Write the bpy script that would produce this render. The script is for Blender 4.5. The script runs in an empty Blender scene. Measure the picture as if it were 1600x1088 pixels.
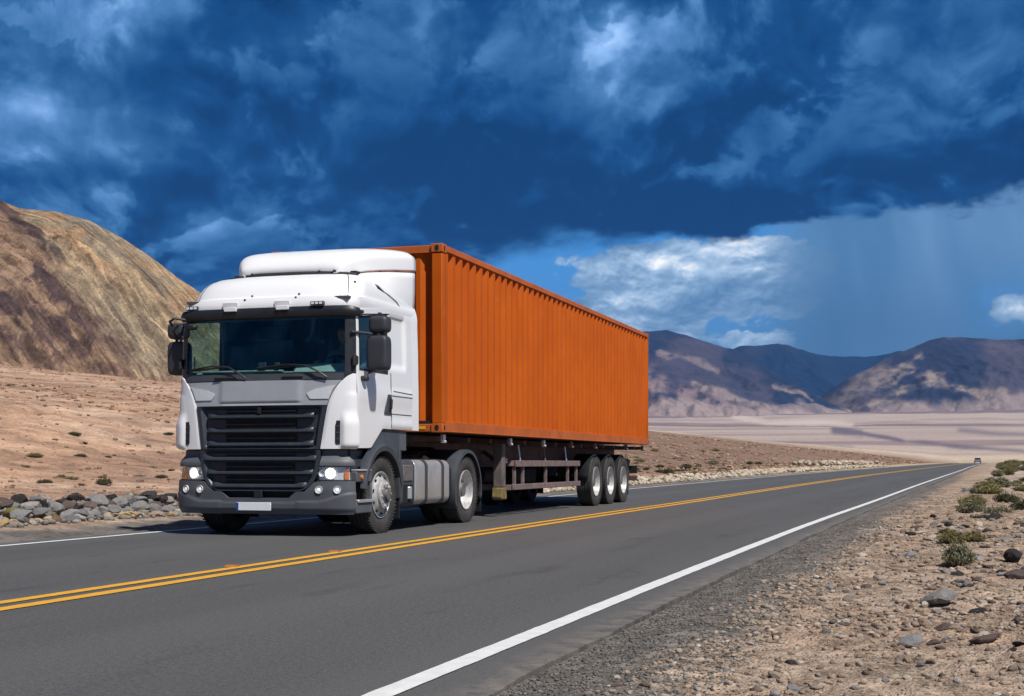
import bpy, bmesh, math, random
import numpy as np
from mathutils import Vector, Matrix, noise as mnoise

random.seed(7)
RNG = np.random.default_rng(11)
scene = bpy.context.scene
COL = scene.collection
PI = math.pi
R = math.radians

# ------------------------------------------------------------------ camera
YAW = R(17.695)
CAM_H = 0.87
cam_data = bpy.data.cameras.new("camera")
cam = bpy.data.objects.new("camera", cam_data)
COL.objects.link(cam)
cam.location = (0, 0, CAM_H)
cam.rotation_euler = (R(90), 0, YAW)
cam_data.sensor_width = 36
cam_data.lens = 36 * 2100 / 1600
cam_data.shift_y = (723 - 544) / 1600
cam_data.clip_start = 0.05
cam_data.clip_end = 80000
scene.camera = cam

# ------------------------------------------------------------------ render and exposure
scene.render.engine = 'CYCLES'
scene.view_settings.view_transform = 'Standard'
scene.view_settings.look = 'None'
scene.view_settings.exposure = 0.40
scene.view_settings.gamma = 1
scene.view_settings.use_curve_mapping = False
scene.cycles.use_denoising = True
scene.cycles.max_bounces = 6
scene.cycles.volume_bounces = 0
scene.cycles.transparent_max_bounces = 12
scene.cycles.sample_clamp_indirect = 6

# ------------------------------------------------------------------ sun
SUN_DIR = Vector((0.47, -0.34, 0.82)).normalized()      # towards the sun
sun_data = bpy.data.lights.new("sun", 'SUN')
sun = bpy.data.objects.new("sun", sun_data)
COL.objects.link(sun)
sun_data.energy = 4.0
sun_data.color = (1.0, 0.955, 0.89)
sun_data.angle = R(1.5)
sun.rotation_euler = SUN_DIR.to_track_quat('Z', 'Y').to_euler()
sun.location = (20, -20, 60)

# ------------------------------------------------------------------ node expression helper
class G:
    """tiny expression builder over a shader node tree"""
    def __init__(self, tree):
        self.t = tree
    def node(self, typ, **kw):
        n = self.t.nodes.new(typ)
        for k, v in kw.items():
            setattr(n, k, v)
        return n
    def put(self, sock, v):
        if v is None:
            return
        if hasattr(v, 'is_output'):
            self.t.links.new(v, sock)
        else:
            if isinstance(v, (tuple, list)) and len(v) == 3 and sock.type == 'RGBA':
                v = (*v, 1.0)
            sock.default_value = v
    def m(self, op, a, b=None, c=None, clamp=False):
        n = self.node('ShaderNodeMath', operation=op, use_clamp=clamp)
        self.put(n.inputs[0], a)
        if b is not None: self.put(n.inputs[1], b)
        if c is not None: self.put(n.inputs[2], c)
        return n.outputs[0]
    def add(self, a, b): return self.m('ADD', a, b)
    def sub(self, a, b): return self.m('SUBTRACT', a, b)
    def mul(self, a, b): return self.m('MULTIPLY', a, b)
    def div(self, a, b): return self.m('DIVIDE', a, b)
    def mx(self, a, b): return self.m('MAXIMUM', a, b)
    def mn(self, a, b): return self.m('MINIMUM', a, b)
    def ss(self, x, a, b, lo=0.0, hi=1.0, kind='SMOOTHSTEP'):
        n = self.node('ShaderNodeMapRange', interpolation_type=kind, clamp=True)
        self.put(n.inputs[0], x)
        # the smoothstep interpolation needs an ascending source range
        if not hasattr(a, 'is_output') and not hasattr(b, 'is_output') and a > b:
            a, b, lo, hi = b, a, hi, lo
        self.put(n.inputs[1], a); self.put(n.inputs[2], b)
        self.put(n.inputs[3], lo); self.put(n.inputs[4], hi)
        return n.outputs[0]
    def xyz(self, x, y, z):
        n = self.node('ShaderNodeCombineXYZ')
        self.put(n.inputs[0], x); self.put(n.inputs[1], y); self.put(n.inputs[2], z)
        return n.outputs[0]
    def sep(self, v):
        n = self.node('ShaderNodeSeparateXYZ')
        self.put(n.inputs[0], v)
        return n.outputs
    def vm(self, op, a, b=None):
        n = self.node('ShaderNodeVectorMath', operation=op)
        self.put(n.inputs[0], a)
        if b is not None:
            if op == 'SCALE': self.put(n.inputs['Scale'], b)
            else: self.put(n.inputs[1], b)
        return n.outputs[0]
    def noise(self, vec, scale, detail=4, rough=0.55, dist=0.0, out=0):
        n = self.node('ShaderNodeTexNoise')
        self.put(n.inputs['Vector'], vec)
        n.inputs['Scale'].default_value = scale
        n.inputs['Detail'].default_value = detail
        n.inputs['Roughness'].default_value = rough
        n.inputs['Distortion'].default_value = dist
        return n.outputs[out]
    def voronoi(self, vec, scale, feature='F1', out='Distance', rand=1.0):
        n = self.node('ShaderNodeTexVoronoi', feature=feature)
        self.put(n.inputs['Vector'], vec)
        n.inputs['Scale'].default_value = scale
        n.inputs['Randomness'].default_value = rand
        return n.outputs[out]
    def mix(self, f, a, b, blend='MIX'):
        n = self.node('ShaderNodeMix', data_type='RGBA', blend_type=blend, clamp_factor=True)
        self.put(n.inputs[0], f); self.put(n.inputs[6], a); self.put(n.inputs[7], b)
        return n.outputs[2]
    def ramp(self, f, stops, interp='LINEAR'):
        n = self.node('ShaderNodeValToRGB')
        n.color_ramp.interpolation = interp
        e = n.color_ramp.elements
        while len(e) < len(stops): e.new(0.5)
        for el, (p, c) in zip(e, stops):
            el.position = p; el.color = (*c, 1.0)
        self.put(n.inputs[0], f)
        return n.outputs[0]
    def bump(self, h, strength, dist):
        n = self.node('ShaderNodeBump')
        n.inputs['Strength'].default_value = strength
        n.inputs['Distance'].default_value = dist
        self.put(n.inputs['Height'], h)
        return n.outputs[0]

# ------------------------------------------------------------------ world: storm sky
world = bpy.data.worlds.new("World")
scene.world = world
world.use_nodes = True
wt = world.node_tree
wt.nodes.clear()
g = G(wt)
tc = g.node('ShaderNodeTexCoord')
dirv = tc.outputs['Generated']
dx, dy, dz = g.sep(dirv)
dz0 = g.mx(dz, 0.0)
# azimuth (degrees, clockwise from the view axis) and elevation (degrees)
az = g.sub(g.mul(g.m('ARCTAN2', dx, dy), 180 / PI), -17.695)
el = g.mul(g.m('ARCSINE', g.m('MINIMUM', g.mx(dz, -1.0), 1.0)), 180 / PI)
sky = g.node('ShaderNodeTexSky', sky_type='NISHITA')
sky.sun_disc = False
sky.sun_elevation = math.asin(SUN_DIR.z)
sky.sun_rotation = math.atan2(SUN_DIR.x, SUN_DIR.y)
sky.altitude = 2500
sky.dust_density = 0.6
clear = g.mix(1.0, sky.outputs[0], (0.085, 0.10, 0.115), 'MULTIPLY')
# cloud deck coordinates: directions, squeezed towards the horizon where the layer is seen edge-on
lz = g.mul(g.m('LOGARITHM', g.add(dz0, 0.11), 2.718282), 0.40)
deck = g.xyz(dx, dy, lz)
warp = g.noise(deck, 5.0, 3, 0.5, out=1)
deckw = g.vm('ADD', deck, g.vm('SCALE', g.vm('SUBTRACT', warp, (0.5, 0.5, 0.5)), 0.11))
LIGHT = (-0.006, 0.0, 0.020)
n_big = g.noise(deckw, 4.2, 4, 0.5)
n_mid = g.noise(deckw, 9.0, 9, 0.54)
n_up = g.noise(g.vm('ADD', deckw, LIGHT), 9.0, 9, 0.54)
n_fine = g.noise(g.vm('ADD', deckw, (0.3, 0.7, 2.0)), 24.0, 6, 0.55)
n_fine2 = g.noise(g.vm('ADD', g.vm('ADD', deckw, (0.3, 0.7, 2.0)), g.vm('SCALE', LIGHT, 0.45)), 24.0, 6, 0.55)
relief = g.add(g.mul(g.sub(n_mid, n_up), 1.15), g.mul(g.sub(n_fine, n_fine2), 0.40))
angv = g.xyz(g.mul(az, 0.10), g.mul(el, 0.17), 0.0)           # angular coordinates for the far clouds
angw = g.vm('ADD', angv, g.vm('SCALE', g.vm('SUBTRACT', g.noise(angv, 2.2, 3, 0.5, out=1), (0.5, 0.5, 0.5)), 0.22))

def blob(a, e, ra, re, amp):
    u = g.div(g.sub(azw, a), ra); v = g.div(g.sub(elw, e), re)
    q = g.add(g.mul(u, u), g.mul(v, v))
    return g.mul(g.m('EXPONENT', g.mul(q, -1.0)), amp)
wv = g.sep(g.vm('SUBTRACT', g.noise(angv, 1.7, 5, 0.6, out=1), (0.5, 0.5, 0.5)))
azw = g.add(az, g.mul(wv[0], 5.0))
elw = g.add(el, g.mul(wv[1], 3.2))
lum = g.add(g.mul(g.sub(n_big, 0.5), 1.25), g.add(g.mul(g.sub(n_mid, 0.5), 0.72), g.mul(relief, 0.9)))
hh = g.add(g.mul(n_mid, 0.62), g.add(g.mul(n_big, 0.30), g.mul(n_fine, 0.14)))
rim = g.mul(g.ss(hh, 0.515, 0.535), g.ss(hh, 0.66, 0.535))
rim = g.mul(rim, g.ss(relief, -0.06, 0.10))
hh2 = g.add(g.mul(g.noise(g.vm('ADD', deckw, (4.0, 2.0, 1.0)), 6.0, 9, 0.55), 0.86), g.mul(n_fine2, 0.14))
rim2 = g.mul(g.ss(hh2, 0.50, 0.515), g.ss(hh2, 0.63, 0.515))
rim2 = g.mul(rim2, g.ss(relief, -0.05, 0.12))
lum = g.add(g.mul(lum, 0.92), g.add(g.mul(rim, 0.16), g.mul(rim2, 0.12)))
lum = g.sub(lum, g.mul(g.add(g.ss(hh, 0.53, 0.68), g.ss(hh2, 0.515, 0.65)), 0.06))
lum = g.add(lum, 0.105)
for b in [
        (4.2, 17.6, 1.2, 2.2, 0.20), (5.5, 15.5, 4.2, 3.0, 0.14), (-20.0, 14.1, 2.6, 0.9, 0.36), (-13.5, 12.6, 6.5, 0.8, 0.16),
        (-15.8, 18.8, 0.9, 1.0, 0.28), (-3.2, 17.6, 1.6, 1.5, 0.20), (-9.0, 10.9, 6.5, 0.7, 0.12), (19.0, 19.0, 6.0, 2.2, 0.16), (-18.0, 18.5, 6.0, 1.5, 0.08),
        (1.0, 12.8, 7.5, 2.6, -0.22), (-13.0, 15.6, 6.5, 1.0, -0.16), (10.5, 14.0, 6.0, 2.6, -0.12), (15.0, 12.0, 5.5, 1.5, -0.10), (-5.0, 12.0, 5.5, 1.6, -0.16),
        (8.0, 10.9, 5.5, 0.8, -0.10), (-12.0, 9.0, 7.0, 1.3, -0.08), (16.5, 14.8, 3.5, 1.5, 0.10)]:
    lum = g.add(lum, blob(*b))
deck_col = g.ramp(lum, [(0.0, (0.0018, 0.034, 0.125)), (0.16, (0.0055, 0.056, 0.185)), (0.36, (0.026, 0.112, 0.275)),
                        (0.58, (0.085, 0.215, 0.455)), (0.80, (0.235, 0.42, 0.74)), (1.0, (0.62, 0.76, 0.93))])
# far sky under the deck: clear strip, cumulus, rain curtain
far = clear
horiz = g.mix(g.ss(el, 3.0, 9.5, 0, 1), (0.034, 0.135, 0.31), (0.026, 0.20, 0.52))
far = g.mix(0.86, far, horiz)
cumn = g.noise(angw, 3.0, 9, 0.53)
cumd = g.noise(g.vm('ADD', angw, (0.015, -0.06, 0.0)), 3.0, 9, 0.53)
cum_mask = g.mx(g.mx(blob(7.4, 7.7, 5.4, 1.8, 1.5), blob(5.0, 6.2, 4.0, 2.0, 1.3)), g.mx(blob(10.4, 5.2, 2.3, 0.72, 1.0), blob(20.6, 5.9, 1.3, 0.9, 1.0)))
cum_mask = g.mx(cum_mask, g.mul(g.ss(g.m('ABSOLUTE', g.sub(az, 6.0)), 22.0, 40.0, 0, 1), blob(6.0, 6.5, 4000.0, 2.0, 0.75)))
cumf = g.noise(angw, 9.0, 7, 0.58)
cum_s = g.add(cum_mask, g.add(g.mul(g.sub(cumn, 0.5), 2.2), g.mul(g.sub(cumf, 0.5), 0.7)))
cum_a = g.ss(cum_s, 0.42, 0.58)
cumf2 = g.noise(g.vm('ADD', angw, (0.006, -0.022, 0.0)), 9.0, 7, 0.58)
cum_l = g.add(g.add(g.mul(g.sub(cumn, cumd), 1.7), g.mul(g.sub(cumf, cumf2), 1.0)), g.mul(g.ss(cum_s, 1.0, 0.5), 0.12))
cum_l = g.add(cum_l, g.add(g.mul(g.sub(cumn, 0.5), 0.7), g.mul(g.sub(cum_mask, 0.6), 0.2)))
toplit = g.mx(g.mx(blob(7.0, 8.5, 4.0, 0.42, 0.5), blob(9.8, 9.3, 2.6, 0.40, 0.55)), g.mx(blob(10.6, 5.5, 1.9, 0.5, 0.42), blob(20.6, 6.1, 1.0, 0.7, 0.45)))
toplit = g.mx(toplit, blob(4.6, 7.0, 1.6, 0.5, 0.38))
cum_col = g.ramp(g.add(g.add(cum_l, 0.12), toplit), [(0.0, (0.085, 0.185, 0.34)), (0.35, (0.19, 0.31, 0.47)), (0.62, (0.36, 0.49, 0.65)), (1.0, (0.88, 0.88, 0.87))])
far = g.mix(g.mul(cum_a, 0.94), far, cum_col)
streak = g.noise(g.xyz(g.mul(g.add(az, g.mul(el, 0.18)), 0.30), g.mul(el, 0.07), 3.0), 1.2, 3, 0.5)
rain_col = g.mix(g.ss(streak, 0.2, 0.85), (0.042, 0.118, 0.240), (0.072, 0.162, 0.298))
rain_col = g.mix(g.ss(el, 5.0, 9.6, 0, 0.62), rain_col, g.mix(g.ss(streak, 0.30, 0.75), (0.075, 0.185, 0.350), (0.150, 0.285, 0.480)))
rain_in = g.mul(g.ss(g.add(az, g.mul(g.sub(streak, 0.5), 3.0)), 9.5, 13.0), g.ss(az, 62.0, 30.0))
rain_in = g.mul(rain_in, g.sub(1.0, blob(20.6, 5.9, 1.6, 1.1, 0.9)))
far = g.mix(g.mul(rain_in, 0.93), far, rain_col)
# lower edge of the storm deck
edge_n = g.mul(g.sub(g.noise(angv, 3.4, 6, 0.58), 0.5), 2.6)
edge = g.add(g.ss(az, 0.0, 12.0, 8.3, 9.55, 'LINEAR'), g.ss(az, 13.0, 21.0, 0.0, 0.75))
edge = g.sub(edge, g.ss(az, 0.5, -9.0, 0.0, 9.0))
edge = g.add(edge, edge_n)
soft = g.ss(az, 0.0, 9.0, 1.5, 0.55)
deck_a = g.ss(el, edge, g.add(edge, soft))
skycol = g.mix(deck_a, far, deck_col)
# sky greyed towards the zenith, out of view, so shaded surfaces turn less blue
grey = g.node('ShaderNodeRGBToBW'); g.put(grey.inputs[0], skycol)
skycol = g.mix(g.ss(el, 20.0, 50.0, 0.0, 0.55), skycol, g.vm('MULTIPLY', g.xyz(grey.outputs[0], grey.outputs[0], grey.outputs[0]), (1.0, 1.12, 1.25)))
skycol = g.mix(g.ss(dz, -0.02, -0.001), (0.12, 0.13, 0.15), skycol)
bg = g.node('ShaderNodeBackground')
g.put(bg.inputs[0], skycol)
bg.inputs[1].default_value = 1.0
wo = g.node('ShaderNodeOutputWorld')
wt.links.new(bg.outputs[0], wo.inputs[0])
world.cycles.sampling_method = 'MANUAL'
world.cycles.sample_map_resolution = 512

# ------------------------------------------------------------------ materials
def new_mat(name):
    m = bpy.data.materials.new(name)
    m.use_nodes = True
    nt = m.node_tree
    nt.nodes.clear()
    gg = G(nt)
    out = gg.node('ShaderNodeOutputMaterial')
    b = gg.node('ShaderNodeBsdfPrincipled')
    nt.links.new(b.outputs[0], out.inputs[0])
    return m, gg, b, out

def pos(gg):
    return gg.node('ShaderNodeNewGeometry').outputs['Position']
def objco(gg):
    return gg.node('ShaderNodeTexCoord').outputs['Object']

def mat_paint(name, col, rough=0.4, metal=0.0, var=0.08, scale=6.0, dirt=0.0, dirt_col=(0.16, 0.12, 0.09), coat=0.0, bump=0.0, bump_scale=60, spec=0.5, dust=0.0):
    """painted or moulded surface with slight mottling, wear and road dust"""
    m, gg, b, out = new_mat(name)
    co = objco(gg)
    n = gg.noise(co, scale, 5, 0.6)
    lo = tuple(c * (1 - var) for c in col); hi = tuple(min(1, c * (1 + var)) for c in col)
    c = gg.mix(gg.ss(n, 0.3, 0.7), lo, hi)
    if dirt > 0:
        d = gg.noise(gg.vm('MULTIPLY', co, (1.0, 1.0, 0.35)), scale * 2.3, 6, 0.68)
        z = gg.sep(co)[2]
        lowm = gg.ss(z, 2.2, 0.2, 0.25, 1.0)
        c = gg.mix(gg.mul(gg.mul(gg.ss(d, 0.45, 0.78), lowm), dirt), c, dirt_col)
    if dust > 0:
        zz_ = gg.sep(co)[2]
        dn = gg.noise(gg.vm('MULTIPLY', co, (1.0, 1.0, 0.5)), 2.2, 4, 0.55)
        c = gg.mix(gg.mul(gg.mul(gg.ss(zz_, 1.9, 0.7), gg.ss(dn, 0.3, 0.7, 0.35, 1.0)), dust), c, (0.40, 0.31, 0.24))
    gg.put(b.inputs['Base Color'], c)
    r = gg.noise(co, scale * 3, 4, 0.6)
    gg.put(b.inputs['Roughness'], gg.ss(r, 0.2, 0.8, max(0.02, rough - 0.08), min(1, rough + 0.1)))
    b.inputs['Metallic'].default_value = metal
    b.inputs['Specular IOR Level'].default_value = spec
    if coat:
        b.inputs['Coat Weight'].default_value = coat
        b.inputs['Coat Roughness'].default_value = 0.06
    if bump:
        gg.put(b.inputs['Normal'], gg.bump(gg.noise(co, bump_scale, 3, 0.5), bump, 0.01))
    return m

M = {}
M['white'] = mat_paint('white_paint', (0.76, 0.77, 0.785), 0.34, var=0.015, scale=1.2, dirt=0.05, coat=0.30, dust=0.22)
M['silver'] = mat_paint('silver_paint', (0.36, 0.38, 0.41), 0.36, metal=0.15, var=0.05, scale=2, dirt=0.12, coat=0.2)
M['silver_light'] = mat_paint('light_silver_paint', (0.56, 0.58, 0.60), 0.3, metal=0.05, var=0.04, dirt=0.08, coat=0.2)
M['plastic'] = mat_paint('dark_grey_plastic', (0.047, 0.054, 0.065), 0.55, var=0.12, scale=5, dirt=0.22, bump=0.15, bump_scale=160)
M['plastic_grey'] = mat_paint('grey_bumper_plastic', (0.082, 0.090, 0.104), 0.5, var=0.10, scale=3, dirt=0.25, bump=0.12, bump_scale=180)
M['grille'] = mat_paint('grille_plastic', (0.026, 0.032, 0.042), 0.42, var=0.10, scale=4, dirt=0.12)
M['black'] = mat_paint('black_plastic', (0.012, 0.014, 0.018), 0.45, var=0.15, dirt=0.10)
M['void'] = mat_paint('dark_mesh', (0.006, 0.006, 0.007), 0.8, var=0.2)
M['seam'] = mat_paint('seam_rubber', (0.02, 0.02, 0.022), 0.7)
M['mirror_shell'] = mat_paint('mirror_shell_plastic', (0.030, 0.034, 0.042), 0.55, var=0.1, bump=0.2, bump_scale=220)
M['alloy'] = mat_paint('brushed_alloy', (0.66, 0.66, 0.67), 0.38, metal=0.75, var=0.06, scale=9, dirt=0.35, dirt_col=(0.12, 0.09, 0.07))
M['rim_steel'] = mat_paint('silver_rim_paint', (0.54, 0.54, 0.535), 0.45, metal=0.35, var=0.10, scale=9, dirt=0.75, dirt_col=(0.15, 0.115, 0.09))
M['rim_dark'] = mat_paint('dusty_steel', (0.16, 0.15, 0.15), 0.6, metal=0.3, var=0.2, scale=12, dirt=0.5)
M['tank'] = mat_paint('tank_aluminium', (0.52, 0.50, 0.48), 0.36, metal=0.55, var=0.06, scale=4, dirt=0.35, dirt_col=(0.20, 0.15, 0.11))
M['tank_strap'] = mat_paint('tank_strap_rubber', (0.045, 0.047, 0.052), 0.6, dirt=0.2)
M['rust'] = mat_paint('rusty_chassis_paint', (0.085, 0.045, 0.040), 0.75, var=0.35, scale=5, dirt=0.55, dirt_col=(0.13, 0.075, 0.05), bump=0.3, bump_scale=40)
M['guard'] = mat_paint('faded_guard_paint', (0.17, 0.125, 0.12), 0.7, var=0.25, scale=7, dirt=0.5, dirt_col=(0.20, 0.085, 0.05), bump=0.3, bump_scale=60)
M['leg'] = mat_paint('landing_leg_paint', (0.13, 0.105, 0.10), 0.7, var=0.25, scale=7, dirt=0.5, bump=0.2)
M['leg_foot'] = mat_paint('muddy_yellow_paint', (0.17, 0.125, 0.04), 0.8, var=0.3, scale=9, dirt=0.6, bump=0.4)
M['plate_white'] = mat_paint('plate_white', (0.74, 0.77, 0.80), 0.4, var=0.02, dirt=0.08)
M['plate_blue'] = mat_paint('plate_blue', (0.01, 0.05, 0.26), 0.4)
M['orange_lens'] = mat_paint('amber_lens', (0.85, 0.20, 0.01), 0.15, var=0.05, coat=0.5)
M['sticker'] = mat_paint('yellow_sticker', (0.75, 0.38, 0.03), 0.5, dirt=0.3)
M['bracket'] = mat_paint('pale_bracket_metal', (0.62, 0.63, 0.64), 0.4, metal=0.1)
M['seat'] = mat_paint('seat_fabric', (0.05, 0.055, 0.06), 0.9, var=0.2)
M['dash'] = mat_paint('dashboard_plastic', (0.36, 0.42, 0.42), 0.6, var=0.1)
M['interior'] = mat_paint('interior_trim', (0.06, 0.072, 0.08), 0.8, var=0.15)
M['curtain'] = mat_paint('curtain_fabric', (0.30, 0.36, 0.38), 0.9, var=0.25)
M['skin'] = mat_paint('skin', (0.42, 0.24, 0.17), 0.55, var=0.06)
M['hair'] = mat_paint('brown_hair', (0.05, 0.03, 0.02), 0.6, var=0.2)
M['shirt'] = mat_paint('blue_grey_shirt', (0.13, 0.17, 0.22), 0.85, var=0.12)
M['lip'] = mat_paint('lip_skin', (0.32, 0.12, 0.10), 0.5)
M['eye'] = mat_paint('eye_white', (0.7, 0.7, 0.68), 0.2)
M['road_stud'] = mat_paint('orange_stud', (0.36, 0.11, 0.03), 0.6, var=0.2, dirt=0.5)
M['car_paint'] = mat_paint('grey_car_paint', (0.16, 0.20, 0.27), 0.3, coat=0.4)
M['dark_glass'] = mat_paint('dark_car_glass', (0.01, 0.013, 0.016), 0.08)
M['red_lens'] = mat_paint('red_lens', (0.45, 0.02, 0.015), 0.2)

def mat_tyre():
    m, gg, b, out = new_mat('tyre_rubber')
    co = objco(gg)
    x, y, z = gg.sep(co)
    rad = gg.m('SQRT', gg.add(gg.mul(y, y), gg.mul(z, z)))
    n = gg.noise(co, 14, 5, 0.65)
    dust = gg.mul(gg.ss(gg.noise(co, 5, 5, 0.6), 0.3, 0.7, 0.25, 1.0), gg.ss(n, 0.25, 0.75, 0.5, 1.0))
    c = gg.mix(dust, (0.020, 0.019, 0.019), (0.070, 0.064, 0.059))
    gg.put(b.inputs['Base Color'], c)
    b.inputs['Roughness'].default_value = 0.82
    ring = gg.m('SINE', gg.mul(rad, 330.0))
    gg.put(b.inputs['Normal'], gg.bump(gg.add(gg.mul(ring, 0.25), gg.noise(co, 120, 2, 0.5)), 0.25, 0.006))
    return m
M['tyre'] = mat_tyre()

def mat_tread():
    m, gg, b, out = new_mat('tyre_tread')
    b.inputs['Base Color'].default_value = (0.013, 0.013, 0.013, 1)
    b.inputs['Roughness'].default_value = 0.9
    return m

def mat_container():
    m, gg, b, out = new_mat('orange_container_paint')
    co = objco(gg)
    n = gg.noise(co, 1.1, 5, 0.6)
    c = gg.mix(gg.ss(n, 0.3, 0.7), (0.44, 0.080, 0.003), (0.505, 0.100, 0.005))
    st = gg.noise(gg.vm('MULTIPLY', co, (4.0, 4.0, 0.22)), 2.6, 5, 0.62)
    c = gg.mix(gg.mul(gg.ss(st, 0.52, 0.80), 0.38), c, (0.33, 0.065, 0.010))
    z = gg.sep(co)[2]
    sp = gg.noise(co, 21, 4, 0.7)
    low = gg.ss(z, 0.35, 0.0, 0.12, 0.75)
    c = gg.mix(gg.mul(gg.ss(sp, 0.60, 0.72), low), c, (0.20, 0.055, 0.025))
    c = gg.mix(gg.mul(gg.ss(gg.noise(co, 3.3, 6, 0.7), 0.55, 0.8), 0.18), c, (0.62, 0.22, 0.07))
    gg.put(b.inputs['Base Color'], c)
    gg.put(b.inputs['Roughness'], gg.ss(gg.noise(co, 7, 4, 0.6), 0.2, 0.8, 0.5, 0.68))
    b.inputs['Specular IOR Level'].default_value = 0.16
    gg.put(b.inputs['Normal'], gg.bump(gg.noise(co, 2.3, 4, 0.5), 0.12, 0.03))
    return m
M['orange'] = mat_container()
M['orange_rail'] = mat_paint('faded_orange_rail', (0.44, 0.105, 0.020), 0.6, var=0.14, scale=2.2, dirt=0.0, spec=0.3)

def mat_glass(name, tint, refl=1.0, trans=0.6):
    m, gg, b, out = new_mat(name)
    nt = m.node_tree
    nt.nodes.remove(b)
    tr = gg.node('ShaderNodeBsdfTransparent'); tr.inputs[0].default_value = (*[c * trans for c in tint], 1)
    gl = gg.node('ShaderNodeBsdfGlossy'); gl.inputs['Roughness'].default_value = 0.015
    gl.inputs[0].default_value = (0.86 * refl, 0.97 * refl, 0.92 * refl, 1)
    fr = gg.node('ShaderNodeFresnel')
    gg.put(fr.inputs['IOR'], gg.ss(gg.node('ShaderNodeNewGeometry').outputs['Backfacing'], 0.0, 1.0, 1.5, 1 / 1.5, 'LINEAR'))
    f = gg.m('MULTIPLY_ADD', fr.outputs[0], 1.2, 0.01, clamp=True)
    mx = gg.node('ShaderNodeMixShader')
    gg.put(mx.inputs[0], f)
    nt.links.new(tr.outputs[0], mx.inputs[1]); nt.links.new(gl.outputs[0], mx.inputs[2])
    nt.links.new(mx.outputs[0], out.inputs[0])
    return m
M['windscreen_glass'] = mat_glass('windscreen_glass', (0.66, 0.88, 0.84), 1.0, 0.90)
M['side_glass'] = mat_glass('side_window_glass', (0.62, 0.84, 0.80), 1.0, 0.74)
M['lamp_glass'] = mat_glass('lamp_glass', (0.95, 0.97, 1.0), 0.9, 0.95)

def mat_emit(name, col, strength):
    m, gg, b, out = new_mat(name)
    b.inputs['Base Color'].default_value = (0.8, 0.8, 0.8, 1)
    b.inputs['Emission Color'].default_value = (*col, 1)
    b.inputs['Emission Strength'].default_value = strength
    return m
M['bulb'] = mat_emit('lit_headlamp', (1.0, 0.95, 0.82), 9.0)
M['bowl'] = mat_emit('lit_reflector_bowl', (1.0, 0.94, 0.80), 0.18)
M['bulb_soft'] = mat_emit('lit_sidelamp', (1.0, 0.97, 0.90), 0.35)
M['reflector'] = mat_paint('lamp_reflector', (0.74, 0.74, 0.73), 0.32, metal=0.2, var=0.06, scale=30)

def mat_asphalt():
    m, gg, b, out = new_mat('asphalt')
    p = pos(gg)
    x, y, z = gg.sep(p)
    fine = gg.add(gg.mul(gg.noise(p, 95, 3, 0.75), 0.6), gg.mul(gg.noise(p, 34, 4, 0.75), 0.4))
    grit = gg.voronoi(p, 120)
    big = gg.noise(gg.vm('MULTIPLY', p, (0.9, 0.12, 1.0)), 0.9, 5, 0.6)
    c = gg.mix(gg.ss(fine, 0.36, 0.66), (0.046, 0.046, 0.047), (0.132, 0.130, 0.127))
    c = gg.mix(gg.mul(gg.ss(gg.noise(p, 75, 3, 0.7), 0.64, 0.72), 0.60), c, (0.27, 0.25, 0.23))
    c = gg.mix(gg.ss(big, 0.35, 0.68, 0.0, 0.34), c, (0.060, 0.060, 0.062))
    # worn wheel tracks along the lanes (slightly paler and smoother)
    at = gg.node('ShaderNodeAttribute', attribute_name='lane').outputs['Fac']
    tr = gg.m('COSINE', gg.mul(at, 4 * PI))
    c = gg.mix(gg.mul(gg.ss(tr, -0.2, 1.0), gg.ss(big, 0.3, 0.7, 0.15, 0.42)), c, (0.110, 0.107, 0.104))
    stain = gg.noise(gg.vm('MULTIPLY', p, (1.6, 0.25, 1.0)), 1.7, 5, 0.65)
    c = gg.mix(gg.ss(stain, 0.56, 0.74, 0, 0.50), c, (0.040, 0.040, 0.042))
    ck = gg.voronoi(gg.vm('ADD', gg.vm('MULTIPLY', p, (0.8, 0.35, 1)), gg.vm('SCALE', gg.noise(p, 1.6, 4, 0.6, out=1), 0.7)), 0.42, 'DISTANCE_TO_EDGE')
    edge = gg.node('ShaderNodeAttribute', attribute_name='edge').outputs['Fac']
    c = gg.mix(gg.mul(gg.ss(ck, 0.010, 0.003, 0, 1, 'LINEAR'), gg.ss(stain, 0.45, 0.60, 0, 0.22)), c, (0.03, 0.03, 0.03))
    c = gg.mix(gg.mul(edge, gg.ss(gg.noise(p, 7, 5, 0.7), 0.35, 0.65)), c, (0.19, 0.165, 0.14))
    gg.put(b.inputs['Base Color'], c)
    gg.put(b.inputs['Roughness'], gg.ss(big, 0.3, 0.7, 0.70, 0.84))
    b.inputs['Specular IOR Level'].default_value = 0.35
    h = gg.add(gg.mul(fine, 0.6), gg.mul(grit, 0.8))
    gg.put(b.inputs['Normal'], gg.bump(h, 0.45, 0.008))
    return m
M['asphalt'] = mat_asphalt()

def mat_line(name, col, worn):
    m, gg, b, out = new_mat(name)
    nt = m.node_tree
    p = pos(gg)
    n = gg.noise(p, 60, 4, 0.75)
    big = gg.noise(p, 3.0, 4, 0.6)
    c = gg.mix(gg.ss(gg.noise(p, 9, 4, 0.65), 0.3, 0.75), tuple(v * 0.86 for v in col), col)
    c = gg.mix(gg.mul(gg.ss(n, 0.60, 0.70), gg.ss(big, 0.40, 0.65, 0.22, worn)), c, (0.10, 0.10, 0.10))
    gg.put(b.inputs['Base Color'], c)
    b.inputs['Roughness'].default_value = 0.6
    gg.put(b.inputs['Normal'], gg.bump(gg.noise(p, 95, 3, 0.7), 0.3, 0.006))
    return m
M['white_line'] = mat_line('white_road_paint', (0.72, 0.72, 0.71), 0.8)
M['yellow_line'] = mat_line('yellow_road_paint', (0.74, 0.37, 0.022), 0.8)

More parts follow.
